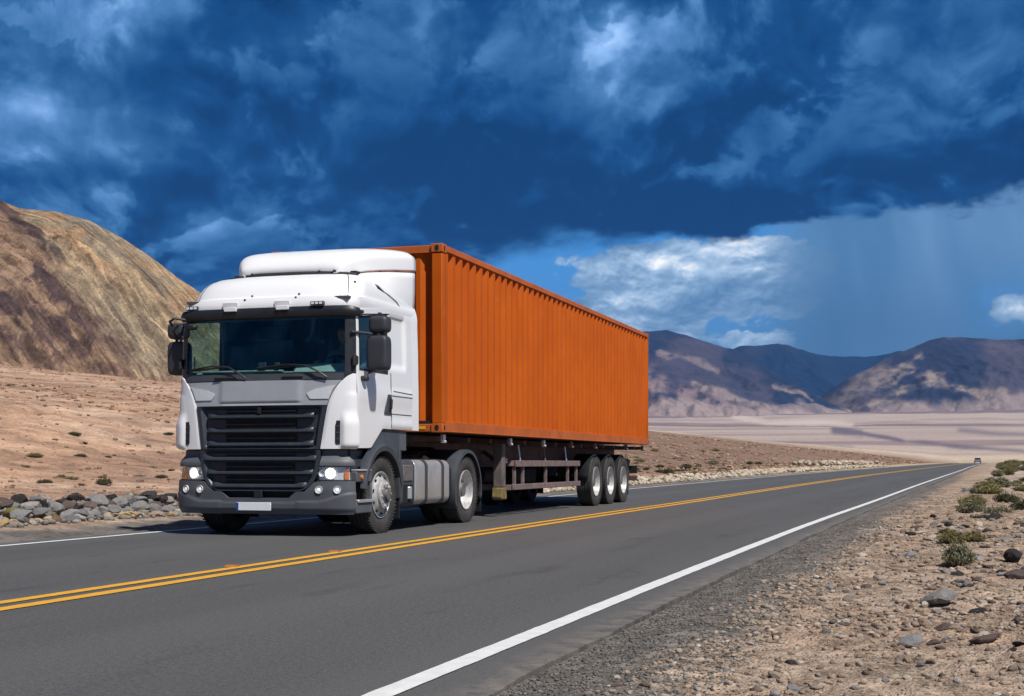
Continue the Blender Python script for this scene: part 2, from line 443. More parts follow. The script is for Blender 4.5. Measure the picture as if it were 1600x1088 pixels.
def mat_ground(name, fine_scale=(18.0, 3.0), bumpd=0.03, far=False, contrast=0.30):
    """earth coloured by the mesh's own large-scale colour, broken up with small stones and grit"""
    m, gg, b, out = new_mat(name)
    p = pos(gg)
    col = gg.node('ShaderNodeAttribute', attribute_name='col').outputs['Color']
    n1 = gg.noise(p, fine_scale[0], 5, 0.7)
    n2 = gg.noise(p, fine_scale[1], 5, 0.65)
    n3 = gg.noise(p, fine_scale[1] * 0.22, 6, 0.7)
    f = gg.add(gg.mul(gg.sub(n1, 0.5), 1.0), gg.add(gg.mul(gg.sub(n2, 0.5), 0.9), gg.mul(gg.sub(n3, 0.5), 0.8)))
    dark = gg.vm('MULTIPLY', col, (1 - contrast * 1.4,) * 3)
    lite = gg.vm('MULTIPLY', col, (1 + contrast, 1 + contrast * 0.97, 1 + contrast * 0.92))
    c = gg.mix(gg.ss(f, -0.28, 0.30), dark, lite)
    if not far:
        v = gg.voronoi(p, fine_scale[0] * 1.4)
        vc = gg.voronoi(p, fine_scale[0] * 1.4, out='Color')
        t = gg.sep(vc)[0]
        c = gg.mix(gg.mul(gg.ss(v, 0.42, 0.25), gg.ss(t, 0.72, 0.8, 0, 0.65)), c, gg.vm('MULTIPLY', col, (0.42, 0.42, 0.45)))
        c = gg.mix(gg.mul(gg.ss(v, 0.42, 0.25), gg.ss(t, 0.18, 0.1, 0, 0.6)), c, gg.vm('MULTIPLY', col, (1.35, 1.38, 1.45)))
        h = gg.add(gg.mul(n1, 0.8), gg.mul(gg.ss(v, 0.5, 0.1), 0.5))
    else:
        h = gg.add(n1, n2)
    gg.put(b.inputs['Base Color'], c)
    b.inputs['Roughness'].default_value = 0.95
    b.inputs['Specular IOR Level'].default_value = 0.1
    gg.put(b.inputs['Normal'], gg.bump(h, 0.8, bumpd))
    return m
M['ground'] = mat_ground('desert_ground', (9.0, 0.9), 0.06, contrast=0.34)
M['near_ground'] = mat_ground('gravelly_earth', (42.0, 7.0), 0.02, contrast=0.42)
M['hill'] = mat_ground('hill_scree', (0.55, 0.11), 1.3, far=True, contrast=0.40)
M['mountain'] = mat_ground('mountain_rock', (0.012, 0.004), 22.0, far=True, contrast=0.14)

def mat_hill():
    m = mat_ground('hill_scree', (0.45, 0.10), 1.3, far=True, contrast=0.26)
    gg = G(m.node_tree)
    b = next(n for n in m.node_tree.nodes if n.type == 'BSDF_PRINCIPLED')
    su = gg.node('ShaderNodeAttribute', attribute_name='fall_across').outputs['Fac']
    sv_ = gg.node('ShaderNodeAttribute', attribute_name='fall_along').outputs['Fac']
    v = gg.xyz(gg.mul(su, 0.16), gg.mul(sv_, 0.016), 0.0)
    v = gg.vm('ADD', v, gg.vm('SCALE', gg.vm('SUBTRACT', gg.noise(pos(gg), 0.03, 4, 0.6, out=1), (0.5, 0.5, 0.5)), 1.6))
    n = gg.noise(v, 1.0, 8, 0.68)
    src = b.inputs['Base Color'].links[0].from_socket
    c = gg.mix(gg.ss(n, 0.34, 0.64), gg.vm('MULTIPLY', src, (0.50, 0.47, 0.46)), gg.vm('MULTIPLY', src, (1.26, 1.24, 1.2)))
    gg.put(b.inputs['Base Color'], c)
    return m
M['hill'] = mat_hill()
def mat_stone(name, cols, seed=0.0, island=False, scale=9.0, spread=0.3):
    m, gg, b, out = new_mat(name)
    co = objco(gg)
    if island:
        rnd = gg.node('ShaderNodeNewGeometry').outputs['Random Per Island']
        p = pos(gg)
    else:
        rnd = gg.node('ShaderNodeObjectInfo').outputs['Random']
        p = gg.vm('ADD', co, gg.xyz(gg.mul(rnd, 50.0), seed, gg.mul(rnd, 17.0)))
    n = len(cols)
    c = gg.ramp(rnd, [(i / max(1, n - 1) if n > 1 else 0.0, cc) for i, cc in enumerate(cols)], 'LINEAR')
    nn = gg.noise(p, scale, 6, 0.68)
    n2 = gg.noise(p, scale * 0.35, 4, 0.6)
    c = gg.mix(gg.ss(nn, 0.30, 0.72), gg.vm('MULTIPLY', c, (1 - spread,) * 3), gg.vm('MULTIPLY', c, (1 + spread,) * 3))
    c = gg.mix(gg.ss(n2, 0.55, 0.75, 0.0, 0.45), c, (0.34, 0.25, 0.17))
    gg.put(b.inputs['Base Color'], c)
    b.inputs['Roughness'].default_value = 0.92
    b.inputs['Specular IOR Level'].default_value = 0.2
    gg.put(b.inputs['Normal'], gg.bump(gg.add(nn, gg.noise(p, scale * 5, 4, 0.65)), 0.6, 0.03))
    return m
TAN = [(0.30, 0.22, 0.16), (0.39, 0.295, 0.22), (0.24, 0.17, 0.125), (0.45, 0.37, 0.30), (0.35, 0.25, 0.175), (0.13, 0.105, 0.09), (0.42, 0.315, 0.23), (0.29, 0.26, 0.24), (0.54, 0.47, 0.40), (0.20, 0.15, 0.115)]
GREY = [(0.13, 0.122, 0.116), (0.20, 0.19, 0.178), (0.15, 0.14, 0.132), (0.25, 0.23, 0.21), (0.08, 0.077, 0.075), (0.16, 0.15, 0.14), (0.30, 0.26, 0.22)]
M['gravel_tan'] = mat_stone('tan_gravel', TAN, island=True, scale=22)
M['gravel_grey'] = mat_stone('grey_gravel', GREY, island=True, scale=40)
M['gravel_pale'] = mat_stone('pale_gravel', [(0.46, 0.39, 0.30), (0.36, 0.29, 0.21), (0.54, 0.47, 0.38), (0.29, 0.22, 0.16)], island=True, scale=6)
M['stone_tan'] = mat_stone('tan_stone', TAN[:5], 3)
M['stone_dark'] = mat_stone('dark_lava_stone', [(0.030, 0.027, 0.030), (0.05, 0.045, 0.046)], 5)
M['stone_grey'] = mat_stone('blue_grey_stone', [(0.20, 0.20, 0.205), (0.31, 0.305, 0.30), (0.15, 0.15, 0.155), (0.40, 0.385, 0.37)], 8)
M['stone_brown'] = mat_stone('purple_brown_stone', [(0.10, 0.075, 0.07), (0.15, 0.11, 0.10)], 2)
M['stone_pale'] = mat_stone('pale_cream_stone', [(0.46, 0.39, 0.29), (0.56, 0.49, 0.40), (0.40, 0.32, 0.23)], 4, scale=5)
M['stone_ochre'] = mat_stone('ochre_stone', [(0.42, 0.29, 0.13), (0.50, 0.38, 0.22)], 6)
M['stone_lichen'] = mat_stone('lichen_stone', [(0.17, 0.155, 0.05), (0.22, 0.19, 0.08)], 7)

def mat_leaf(name, cols):
    m, gg, b, out = new_mat(name)
    rnd = gg.node('ShaderNodeNewGeometry').outputs['Random Per Island']
    c = gg.ramp(rnd, [(i / (len(cols) - 1), cc) for i, cc in enumerate(cols)])
    gg.put(b.inputs['Base Color'], c)
    b.inputs['Roughness'].default_value = 0.8
    b.inputs['Specular IOR Level'].default_value = 0.2
    return m
M['leaf_sage'] = mat_leaf('sage_leaves', [(0.16, 0.15, 0.09), (0.21, 0.20, 0.13), (0.13, 0.135, 0.075), (0.26, 0.245, 0.17)])
M['leaf_yellow'] = mat_leaf('yellow_green_leaves', [(0.22, 0.185, 0.075), (0.15, 0.145, 0.060), (0.29, 0.235, 0.10), (0.12, 0.115, 0.055)])
M['leaf_dark'] = mat_leaf('dark_olive_leaves', [(0.050, 0.055, 0.027), (0.08, 0.08, 0.038), (0.042, 0.042, 0.026), (0.11, 0.10, 0.055)])
M['twig'] = mat_leaf('dry_twigs', [(0.10, 0.075, 0.05), (0.16, 0.12, 0.085), (0.07, 0.05, 0.035)])

# ------------------------------------------------------------------ mesh helpers
class MB:
    def __init__(self): self.v = []; self.f = []
    def add(self, vs, fs):
        n = len(self.v)
        self.v += [tuple(p) for p in vs]
        self.f += [tuple(i + n for i in q) for q in fs]
        return self
    def box(self, c, s, rot=None):
        vs = []
        for sx in (-1, 1):
            for sy in (-1, 1):
                for sz in (-1, 1):
                    p = Vector((sx * s[0] / 2, sy * s[1] / 2, sz * s[2] / 2))
                    if rot: p = rot @ p
                    vs.append(p + Vector(c))
        return self.add(vs, [(0, 1, 3, 2), (4, 6, 7, 5), (0, 4, 5, 1), (2, 3, 7, 6), (0, 2, 6, 4), (1, 5, 7, 3)])
    def span(self, a, b):
        """box between two corner points"""
        c = [(p + q) / 2 for p, q in zip(a, b)]
        return self.box(c, [abs(q - p) for p, q in zip(a, b)])
    def beam(self, a, b, w, h, up=(0, 0, 1)):
        a, b = Vector(a), Vector(b)
        d = (b - a); L = d.length; d.normalize()
        u = Vector(up)
        if abs(d.dot(u)) > 0.98: u = Vector((1, 0, 0))
        x = d.cross(u).normalized(); z = x.cross(d)
        rot = Matrix((x, d, z)).transposed()
        return self.box((a + b) / 2, (w, L, h), rot)
    def prism(self, poly, axis, lo, hi):
        """closed polygon (2D) extruded along axis 0/1/2"""
        n = len(poly)
        def mk(p, t):
            q = list(p); q.insert(axis, t); return tuple(q)
        vs = [mk(p, lo) for p in poly] + [mk(p, hi) for p in poly]
        fs = [(i, (i + 1) % n, n + (i + 1) % n, n + i) for i in range(n)]
        fs += [tuple(range(n - 1, -1, -1)), tuple(range(n, 2 * n))]
        return self.add(vs, fs)
    def lathe(self, prof, seg=40, axis=0, c=(0, 0, 0), close=False):
        """profile of (offset along the axis, radius)"""
        vs = []; n = len(prof)
        for i in range(seg):
            a = 2 * PI * i / seg
            for (h, r) in prof:
                q = [r * math.cos(a), r * math.sin(a)]; q.insert(axis, h)
                vs.append((q[0] + c[0], q[1] + c[1], q[2] + c[2]))
        fs = []
        for i in range(seg):
            j = (i + 1) % seg
            for k in range(n - 1 if not close else n):
                k2 = (k + 1) % n
                fs.append((i * n + k, j * n + k, j * n + k2, i * n + k2))
        return self.add(vs, fs)
    def cyl(self, a, b, r, seg=12, r2=None):
        a, b = Vector(a), Vector(b); d = (b - a).normalized()
        u = Vector((0, 0, 1)) if abs(d.z) < 0.9 else Vector((1, 0, 0))
        x = d.cross(u).normalized(); y = d.cross(x)
        r2 = r if r2 is None else r2
        vs = [a + x * (r * math.cos(2 * PI * i / seg)) + y * (r * math.sin(2 * PI * i / seg)) for i in range(seg)]
        vs += [b + x * (r2 * math.cos(2 * PI * i / seg)) + y * (r2 * math.sin(2 * PI * i / seg)) for i in range(seg)]
        fs = [(i, (i + 1) % seg, seg + (i + 1) % seg, seg + i) for i in range(seg)]
        fs += [tuple(range(seg - 1, -1, -1)), tuple(range(seg, 2 * seg))]
        return self.add(vs, fs)
    def tube(self, pts, r, seg=8):
        pts = [Vector(p) for p in pts]
        rings = []
        for i, p in enumerate(pts):
            d = (pts[min(i + 1, len(pts) - 1)] - pts[max(i - 1, 0)]).normalized()
            u = Vector((0, 0, 1)) if abs(d.z) < 0.9 else Vector((1, 0, 0))
            x = d.cross(u).normalized(); y = d.cross(x)
            rr = r[i] if isinstance(r, (list, tuple)) else r
            rings.append([p + x * (rr * math.cos(2 * PI * k / seg)) + y * (rr * math.sin(2 * PI * k / seg)) for k in range(seg)])
        vs = [q for ring in rings for q in ring]
        fs = []
        for i in range(len(pts) - 1):
            for k in range(seg):
                k2 = (k + 1) % seg
                fs.append((i * seg + k, i * seg + k2, (i + 1) * seg + k2, (i + 1) * seg + k))
        fs += [tuple(range(seg - 1, -1, -1)), tuple(range((len(pts) - 1) * seg, len(pts) * seg))]
        return self.add(vs, fs)
    def grid(self, P, closed=False):
        """P: rows of 3D points"""
        ni, nj = len(P), len(P[0])
        vs = [p for row in P for p in row]
        fs = []
        for i in range(ni - 1):
            for j in range(nj - (0 if closed else 1)):
                j2 = (j + 1) % nj
                fs.append((i * nj + j, i * nj + j2, (i + 1) * nj + j2, (i + 1) * nj + j))
        return self.add(vs, fs)

def mesh_from(name, vs, fs, smooth=35):
    me = bpy.data.meshes.new(name)
    me.from_pydata([tuple(v) for v in vs], [], fs)
    me.validate()
    if smooth is not None:
        me.polygons.foreach_set('use_smooth', [True] * len(me.polygons))
        me.set_sharp_from_angle(angle=R(smooth))
    me.update()
    return me

def link(name, me, mat, parent=None, label=None, cat=None, group=None, kind=None, loc=None):
    o = bpy.data.objects.new(name, me)
    if mat is not None and me is not None and len(me.materials) == 0:
        me.materials.append(mat)
    COL.objects.link(o)
    if parent is not None: o.parent = parent
    if loc is not None: o.location = loc
    tag(o, label, cat, group, kind)
    return o

def tag(o, label=None, cat=None, group=None, kind=None):
    if label: o['label'] = label
    if cat: o['category'] = cat
    if group: o['group'] = group
    if kind: o['kind'] = kind
    return o

def build(name, mb, mat, parent=None, bevel=0.0, smooth=35, fix=True, **kw):
    me = mesh_from(name, mb.v, mb.f, None)
    if fix:
        bm = bmesh.new(); bm.from_mesh(me)
        bmesh.ops.recalc_face_normals(bm, faces=bm.faces)
        bm.to_mesh(me); bm.free()
    me.polygons.foreach_set('use_smooth', [True] * len(me.polygons))
    me.set_sharp_from_angle(angle=R(smooth))
    o = link(name, me, mat, parent, **kw)
    if bevel:
        b = o.modifiers.new('bevel', 'BEVEL')
        b.width = bevel; b.segments = 2; b.limit_method = 'ANGLE'; b.angle_limit = R(40)
        b.harden_normals = False
    return o

def empty(name, loc, label, cat, group=None, rz=0.0):
    o = bpy.data.objects.new(name, None)
    COL.objects.link(o)
    o.location = loc; o.rotation_euler = (0, 0, rz)
    return tag(o, label, cat, group)

# ------------------------------------------------------------------ numpy noise
_perm = RNG.random((256, 256))
def vnoise(x, y):
    xi = np.floor(x).astype(int); yi = np.floor(y).astype(int)
    fx = x - xi; fy = y - yi
    fx = fx * fx * fx * (fx * (fx * 6 - 15) + 10); fy = fy * fy * fy * (fy * (fy * 6 - 15) + 10)
    a = _perm[xi & 255, yi & 255]; b = _perm[(xi + 1) & 255, yi & 255]
    c = _perm[xi & 255, (yi + 1) & 255]; d = _perm[(xi + 1) & 255, (yi + 1) & 255]
    return (a * (1 - fx) + b * fx) * (1 - fy) + (c * (1 - fx) + d * fx) * fy
def fbm(x, y, o=5, gain=0.5):
    s = 0; a = 1; t = 0
    for i in range(o):
        s = s + a * vnoise(x * 2 ** i + 17.3 * i, y * 2 ** i + 5.1 * i); t += a; a *= gain
    return s / t
def ridged(x, y, o=5, gain=0.5):
    s = 0; a = 1; t = 0
    for i in range(o):
        s = s + a * (1 - np.abs(2 * vnoise(x * 2 ** i + 31.7 * i, y * 2 ** i + 9.2 * i) - 1)); t += a; a *= gain
    return s / t
def sst(a, b, x):
    t = np.clip((x - a) / (b - a), 0, 1)
    return t * t * (3 - 2 * t)
def lerpc(c1, c2, f):
    return c1 * (1 - f[..., None]) + np.array(c2) * f[..., None]

def np_grid_object(name, X, Y, Z, mat, colr=None, attrs=None, smooth=True, **kw):
    ni, nj = X.shape
    co = np.stack([X, Y, Z], -1).reshape(-1, 3).astype(np.float32)
    i, j = np.meshgrid(np.arange(ni - 1), np.arange(nj - 1), indexing='ij')
    a = (i * nj + j).ravel()
    q = np.stack([a, a + 1, a + nj + 1, a + nj], -1).astype(np.int32)
    me = bpy.data.meshes.new(name)
    me.vertices.add(len(co)); me.vertices.foreach_set('co', co.ravel())
    me.loops.add(q.size); me.loops.foreach_set('vertex_index', q.ravel())
    me.polygons.add(len(q))
    me.polygons.foreach_set('loop_start', np.arange(0, q.size, 4, dtype=np.int32))
    me.polygons.foreach_set('loop_total', np.full(len(q), 4, dtype=np.int32))
    me.polygons.foreach_set('use_smooth', np.full(len(q), smooth))
    if colr is not None:
        at = me.attributes.new('col', 'FLOAT_COLOR', 'POINT')
        at.data.foreach_set('color', np.concatenate([colr.reshape(-1, 3), np.ones((len(co), 1))], 1).astype(np.float32).ravel())
    for k, v in (attrs or {}).items():
        at = me.attributes.new(k, 'FLOAT', 'POINT')
        at.data.foreach_set('value', v.astype(np.float32).ravel())
    me.update(calc_edges=True)
    return link(name, me, mat, **kw)

# ------------------------------------------------------------------ road layout (X of each line as the road runs away along +Y)
_YS = np.array([-60., 0., 11., 20., 30., 36., 50., 74., 110., 160., 260., 420., 800.])
_XL = np.array([-9.3, -9.3, -9.30, -9.37, -9.42, -9.38, -8.93, -7.93, -6.70, -5.05, -1.9, 3.2, 15.])
_XY = np.array([-5.42, -5.42, -5.42, -5.42, -5.30, -5.14, -4.68, -3.72, -2.30, -0.53, 2.9, 8.4, 21.])
_XR = np.array([-2.6, -2.045, -1.92, -1.76, -1.46, -1.24, -0.74, 0.25, 1.55, 3.10, 6.6, 12.4, 26.])
_ZR = np.array([0., 0., 0., 0., 0.0, 0.025, 0.085, 0.19, 0.28, 0.37, 0.53, 0.72, -1.0])
def smooth_interp(y, ys, vs):
    # monotone-ish smooth interpolation by averaging a few shifted linear looks
    o = 0
    for k in (-1.0, -0.5, 0, 0.5, 1.0):
        o = o + np.interp(y + k * (2.0 + 0.06 * np.abs(y)), ys, vs)
    return o / 5
def roadL(y): return smooth_interp(y, _YS, _XL)
def roadC(y): return smooth_interp(y, _YS, _XY)
def roadR(y): return smooth_interp(y, _YS, _XR)
def roadZ(y): return smooth_interp(y, _YS, _ZR)
def edgeR(y): return roadR(y) + 0.36
def edgeL(y): return roadL(y) - 0.42

cY, sY = math.cos(YAW), math.sin(YAW)
def to_px(x, y, z):
    xc = x * cY + y * sY; zc = np.maximum(-x * sY + y * cY, 1e-3)
    return 800 + 2100 * xc / zc, 723 - 2100 * (z - CAM_H) / zc
def from_cam(r, d):
    """camera-yaw frame (right, depth) to world x, y"""
    return r * cY - d * sY, r * sY + d * cY

def dist_poly(px, py, pts):
    d = np.full(px.shape, 1e9)
    for (x0, y0), (x1, y1) in zip(pts[:-1], pts[1:]):
        vx, vy = x1 - x0, y1 - y0
        tt = np.clip(((px - x0) * vx + (py - y0) * vy) / (vx * vx + vy * vy), 0, 1)
        d = np.minimum(d, np.hypot(px - x0 - tt * vx, py - y0 - tt * vy))
    return d

# ------------------------------------------------------------------ ground: one sheet out to the horizon
def ground_height(x, y, detail=True):
    zr = roadZ(y)
    l = edgeL(y) - x            # metres outside the asphalt on the left
    r = x - edgeR(y)            # metres outside on the right
    onroad = np.maximum(l, r)
    z = zr - 0.06 * (1 - sst(0.0, 0.5, onroad)) - 0.012
    # left: little ditch, rock bank foot, then a long slope climbing away from the road
    bank = sst(1.6, 3.4, l) * 0.17 * sst(24, 14, y) + sst(0.5, 1.8, l) * 0.05
    D = np.hypot(x, y)
    sl = np.maximum(l - 3.0, 0)
    ramp = 0.107 * sl * sst(0, 30, sl)
    crest = 330.0
    ramp = np.where(sl > crest, 0.107 * crest - 0.05 * (sl - crest) * sst(crest, crest + 200, sl), ramp)
    ramp = np.maximum(ramp, -4)
    swell = (fbm(x * 0.02 + 7, y * 0.02) - 0.5) * 3.2 * sst(6, 90, l)
    z = z + bank + ramp + swell
    # right: low verge rising gently
    z = z + 0.10 * sst(0.8, 4.0, r) + 0.13 * sst(0.8, 4.5, r) * sst(14, 45, y) + 0.022 * np.minimum(np.maximum(r - 2.5, 0), 60) + (fbm(x * 0.35 + 3, y * 0.35 + 8) - 0.5) * 0.30 * sst(1.2, 5.0, r) * sst(12, 30, D)
    # pale plain rising to the mountains
    pl = np.interp(D, [0, 500, 900, 1600, 3000, 5000, 6500, 7500, 9500, 14000, 22000], [0, 0, 1.2, 11.0, 58, 150, 232, 285, 350, 380, 380])
    px, py = to_px(x, y, z)
    pl = pl * (0.93 + 0.30 * (fbm(x * 0.0006 + 2, y * 0.0006 + 9, 3) - 0.5) + 0.10 * (ridged(x * 0.0022, y * 0.0022, 4) - 0.5) * sst(3500, 5500, D))
    far = sst(450, 900, D)
    z = np.where(D > 450, z * (1 - sst(900, 2600, D)) + pl, z)
    if detail:
        out = sst(0.15, 1.0, onroad)
        z = z + out * ((fbm(x * 1.3, y * 1.3, 4) - 0.5) * 0.12 * sst(0.6, 3, onroad) + (fbm(x * 7.0, y * 7.0, 3) - 0.5) * 0.030 * sst(60, 20, D))
        z = z + sst(5, 30, l) * (fbm(x * 0.25, y * 0.25, 4) - 0.5) * 0.8 * sst(300, 60, D)
    return z

def ground_colour(x, y, z=None):
    l = edgeL(y) - x; r = x - edgeR(y); D = np.hypot(x, y)
    n1 = fbm(x * 0.9, y * 0.9, 4); n2 = fbm(x * 0.05 + 40, y * 0.05, 5); n3 = fbm(x * 3.1 + 9, y * 3.1, 4)
    sand = np.array([0.36, 0.262, 0.195])
    c = np.broadcast_to(sand, x.shape + (3,)).copy()
    # right verge: tan, with paler and greyer patches
    c = lerpc(c, (0.43, 0.335, 0.26), sst(0.45, 0.65, n1) * 0.6)
    c = lerpc(c, (0.24, 0.19, 0.15), sst(0.52, 0.70, n3) * 0.5)
    c = lerpc(c, (0.50, 0.41, 0.34), sst(1.0, 2.5, r) * sst(18, 34, y) * sst(0.45, 0.62, fbm(x * 0.7 + 21, y * 0.25, 4)) * 0.8)
    # left plain
    left = sst(1.5, 4, l)
    pk = lerpc(np.broadcast_to(np.array([0.46, 0.290, 0.195]), c.shape), (0.36, 0.222, 0.152), sst(0.40, 0.60, n2))
    pk = lerpc(pk, (0.56, 0.40, 0.295), sst(0.50, 0.64, fbm(x * 0.035, y * 0.12 + 3, 4)) * 0.7)
    pk = lerpc(pk, (0.26, 0.165, 0.12), sst(0.50, 0.66, fbm(x * 0.21 + 5, y * 0.33, 5)) * 0.55)
    # brown stony slope further along the road
    px, py = to_px(x, y, np.zeros_like(x))
    along = sst(640, 980, px) 
    pk = lerpc(pk, (0.225, 0.150, 0.112), along * 0.92 * sst(4, 12, l))
    c = c * (1 - left[..., None]) + pk * left[..., None]
    # pale bank strip left of the road beyond the trailer
    pb = sst(0.5, 1.2, l) * sst(3.4, 2.2, l) * sst(30, 40, y)
    c = lerpc(c, (0.50, 0.42, 0.31), pb * 0.85)
    # yellowish dry-grass strip further on
    yg = sst(1.0, 3.0, l) * sst(14.0, 6.0, l) * sst(95, 130, y) * sst(900, 500, D)
    c = lerpc(c, (0.40, 0.31, 0.15), yg * sst(0.35, 0.6, fbm(x * 0.3, y * 0.07, 4)) * 0.9)
    # grey gravel shoulders beside the asphalt
    jag = (fbm(x * 1.6 + 11, y * 1.6, 4) - 0.5) * 1.0
    gs = sst(0.88, 0.46, r + jag * 0.6) * (r > -3) * (l < 0)
    gl = sst(1.5, 0.9, l + jag * 0.6) * (l > -3) * (r < 0)
    c = lerpc(c, (0.165, 0.152, 0.142), np.clip(gs + gl, 0, 1) * 0.92 * sst(120, 40, D))
    # far pale plain with darker gravel fans
    fp = sst(700, 1400, D)
    u = x * cY + y * sY; d = -x * sY + y * cY
    pale = np.broadcast_to(np.array([0.33, 0.255, 0.235]), c.shape)
    wob = fbm(u * 0.0006, d * 0.0003, 4)
    fan = fbm(u * 0.00045 + 3 + wob, d * 0.0022 + u * 0.0004, 5)
    pale = lerpc(pale, (0.19, 0.145, 0.155), sst(0.47, 0.62, fan) * 0.85)
    pale = lerpc(pale, (0.46, 0.38, 0.33), sst(0.47, 0.36, fan) * 0.8)
    pale = lerpc(pale, (0.37, 0.28, 0.26), sst(0.5, 0.65, fbm(u * 0.002, d * 0.004, 5)) * 0.5)
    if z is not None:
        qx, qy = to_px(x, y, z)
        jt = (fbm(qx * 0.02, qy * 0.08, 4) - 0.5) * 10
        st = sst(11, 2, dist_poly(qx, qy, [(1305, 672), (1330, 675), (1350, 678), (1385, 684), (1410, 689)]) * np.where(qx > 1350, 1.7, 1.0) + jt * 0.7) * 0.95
        st = np.maximum(st, sst(6, -1.5, dist_poly(qx, qy, [(1385, 686), (1450, 692), (1500, 698), (1620, 707)]) + jt * 0.7) * 0.85)  # from here, thin streak shadows painted into the plain's colour
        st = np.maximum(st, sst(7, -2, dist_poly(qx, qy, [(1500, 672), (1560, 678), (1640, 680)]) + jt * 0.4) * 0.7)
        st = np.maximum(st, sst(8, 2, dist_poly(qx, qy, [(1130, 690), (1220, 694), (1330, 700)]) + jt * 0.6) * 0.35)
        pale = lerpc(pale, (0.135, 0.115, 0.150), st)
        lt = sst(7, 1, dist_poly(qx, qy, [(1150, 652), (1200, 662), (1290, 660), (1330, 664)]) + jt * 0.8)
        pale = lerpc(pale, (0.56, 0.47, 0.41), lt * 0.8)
    nearp = sst(1900, 1100, D) * sst(700, 1000, D)
    pale = lerpc(pale, (0.62, 0.50, 0.38), nearp * 0.9)
    c = c * (1 - fp[..., None]) + pale * fp[..., None]
    return c

azs = np.concatenate([np.linspace(-180, -26, 40)[:-1], np.linspace(-26, 28, 520), np.linspace(28, 180, 40)[1:]])
rad = np.concatenate([np.geomspace(0.5, 40, 330)[:-1], np.geomspace(40, 900, 130)[:-1], np.geomspace(900, 8500, 250)[:-1], np.geomspace(8500, 16500, 30)])
A, RR = np.meshgrid(np.radians(azs) - YAW, rad, indexing='ij')
gx = RR * np.sin(A); gy = RR * np.cos(A)
np_grid_object('ground', gx, gy, ground_height(gx, gy), M['ground'], ground_colour(gx, gy, ground_height(gx, gy, False)), kind='structure', label='dry stony desert ground rising from the roadside to a pale plain')

# finer sheet of earth for the verge right beside the road in front (lies on the ground)
ys = np.geomspace(2.2, 46, 520); us = np.linspace(0, 1, 260) ** 1.25
YY, UU = np.meshgrid(ys, us, indexing='ij')
XX = edgeR(YY) + 0.015 + UU * (3.0 + 0.10 * YY)
lump = (fbm(XX * 3.2 + 3, YY * 3.2, 4) - 0.5) * 0.075 + (fbm(XX * 14, YY * 14, 3) - 0.5) * 0.022
lump *= sst(0.0, 0.6, XX - edgeR(YY)) * 0.9 + 0.1
zz = ground_height(XX, YY, False) + (fbm(XX * 1.3, YY * 1.3, 4) - 0.5) * 0.12 * sst(0.6, 3, XX - edgeR(YY)) + 0.032 + 0.026 * sst(0.8, 0.0, XX - edgeR(YY)) + lump
zz -= 0.10 * sst(0.88, 1.0, UU)
VERGE = (ys, us, zz)
def verge_z(x, y):
    u = (x - (edgeR(np.array(y)) + 0.015)) / (3.0 + 0.10 * y)
    u = min(max(float(u), 0), 1)
    i = int(np.clip(np.searchsorted(ys, y), 1, len(ys) - 1)); j = int(np.clip(np.searchsorted(us, u), 1, len(us) - 1))
    fy = (y - ys[i - 1]) / (ys[i] - ys[i - 1]); fu = (u - us[j - 1]) / (us[j] - us[j - 1])
    fy = min(max(fy, 0), 1)
    return float((zz[i - 1, j - 1] * (1 - fu) + zz[i - 1, j] * fu) * (1 - fy) + (zz[i, j - 1] * (1 - fu) + zz[i, j] * fu) * fy)
np_grid_object('gravel_verge', XX, YY, zz, M['near_ground'], ground_colour(XX, YY), kind='structure', label='stony tan verge right of the road')

# ------------------------------------------------------------------ road and its painted lines
ry = np.concatenate([np.linspace(-60, 0, 30)[:-1], np.geomspace(1, 421, 260) - 1])
ru = np.concatenate([[0, 0.008, 0.018, 0.030], np.linspace(0.045, 0.955, 22), [0.970, 0.982, 0.992, 1.0]])
RY, RU = np.meshgrid(ry, ru, indexing='ij')
eL = edgeL(RY) - 0.10 * (fbm(RY * 0.9, RY * 0 + 4, 4) - 0.5); eR = edgeR(RY) + 0.09 * (fbm(RY * 1.1 + 9, RY * 0 + 2, 3) - 0.5)
RX = eL + (eR - eL) * RU
lane = np.where(RX < roadC(RY), (RX - roadL(RY)) / (roadC(RY) - roadL(RY)), (RX - roadC(RY)) / (roadR(RY) - roadC(RY)))
rz = roadZ(RY)
edge_a = sst(0.26, 0.0, np.minimum(RX - eL, eR - RX))
def thick(X, Y, Z, t):
    X = np.concatenate([X[:, :1], X, X[:, -1:]], 1); Y = np.concatenate([Y[:, :1], Y, Y[:, -1:]], 1)
    Z = np.concatenate([Z[:, :1] - t, Z, Z[:, -1:] - t], 1)
    return X, Y, Z
pad = lambda a: np.concatenate([a[:, :1], a, a[:, -1:]], 1)
tx, ty, tz = thick(RX, RY, rz, 0.09)
np_grid_object('road', tx, ty, tz, M['asphalt'], attrs={'lane': pad(lane), 'edge': pad(edge_a)}, smooth=False, kind='structure', label='two-lane grey asphalt highway')
def road_line(name, fx, w, mat, label):
    yy = np.concatenate([np.linspace(-60, 0, 12)[:-1], np.geomspace(1, 421, 500) - 1])
    uu = np.linspace(-1, 1, 3)
    LY, LU = np.meshgrid(yy, uu, indexing='ij')
    rag = (fbm(LY * 6 + w * 50, LU * 3, 3) - 0.5) * 0.010
    LX = fx(LY) + LU * w / 2 + rag
    np_grid_object(name, LX, LY, roadZ(LY) + 0.005, mat, kind='structure', label=label)
road_line('white_line', roadL, 0.11, M['white_line'], 'white edge line on the far left side of the road')
road_line('white_line', roadR, 0.115, M['white_line'], 'white edge line on the near right side of the road')
road_line('yellow_line', lambda y: roadC(y) - 0.125, 0.115, M['yellow_line'], 'yellow centre line nearer the truck')
road_line('yellow_line', lambda y: roadC(y) + 0.125, 0.125, M['yellow_line'], 'yellow centre line nearer the camera')

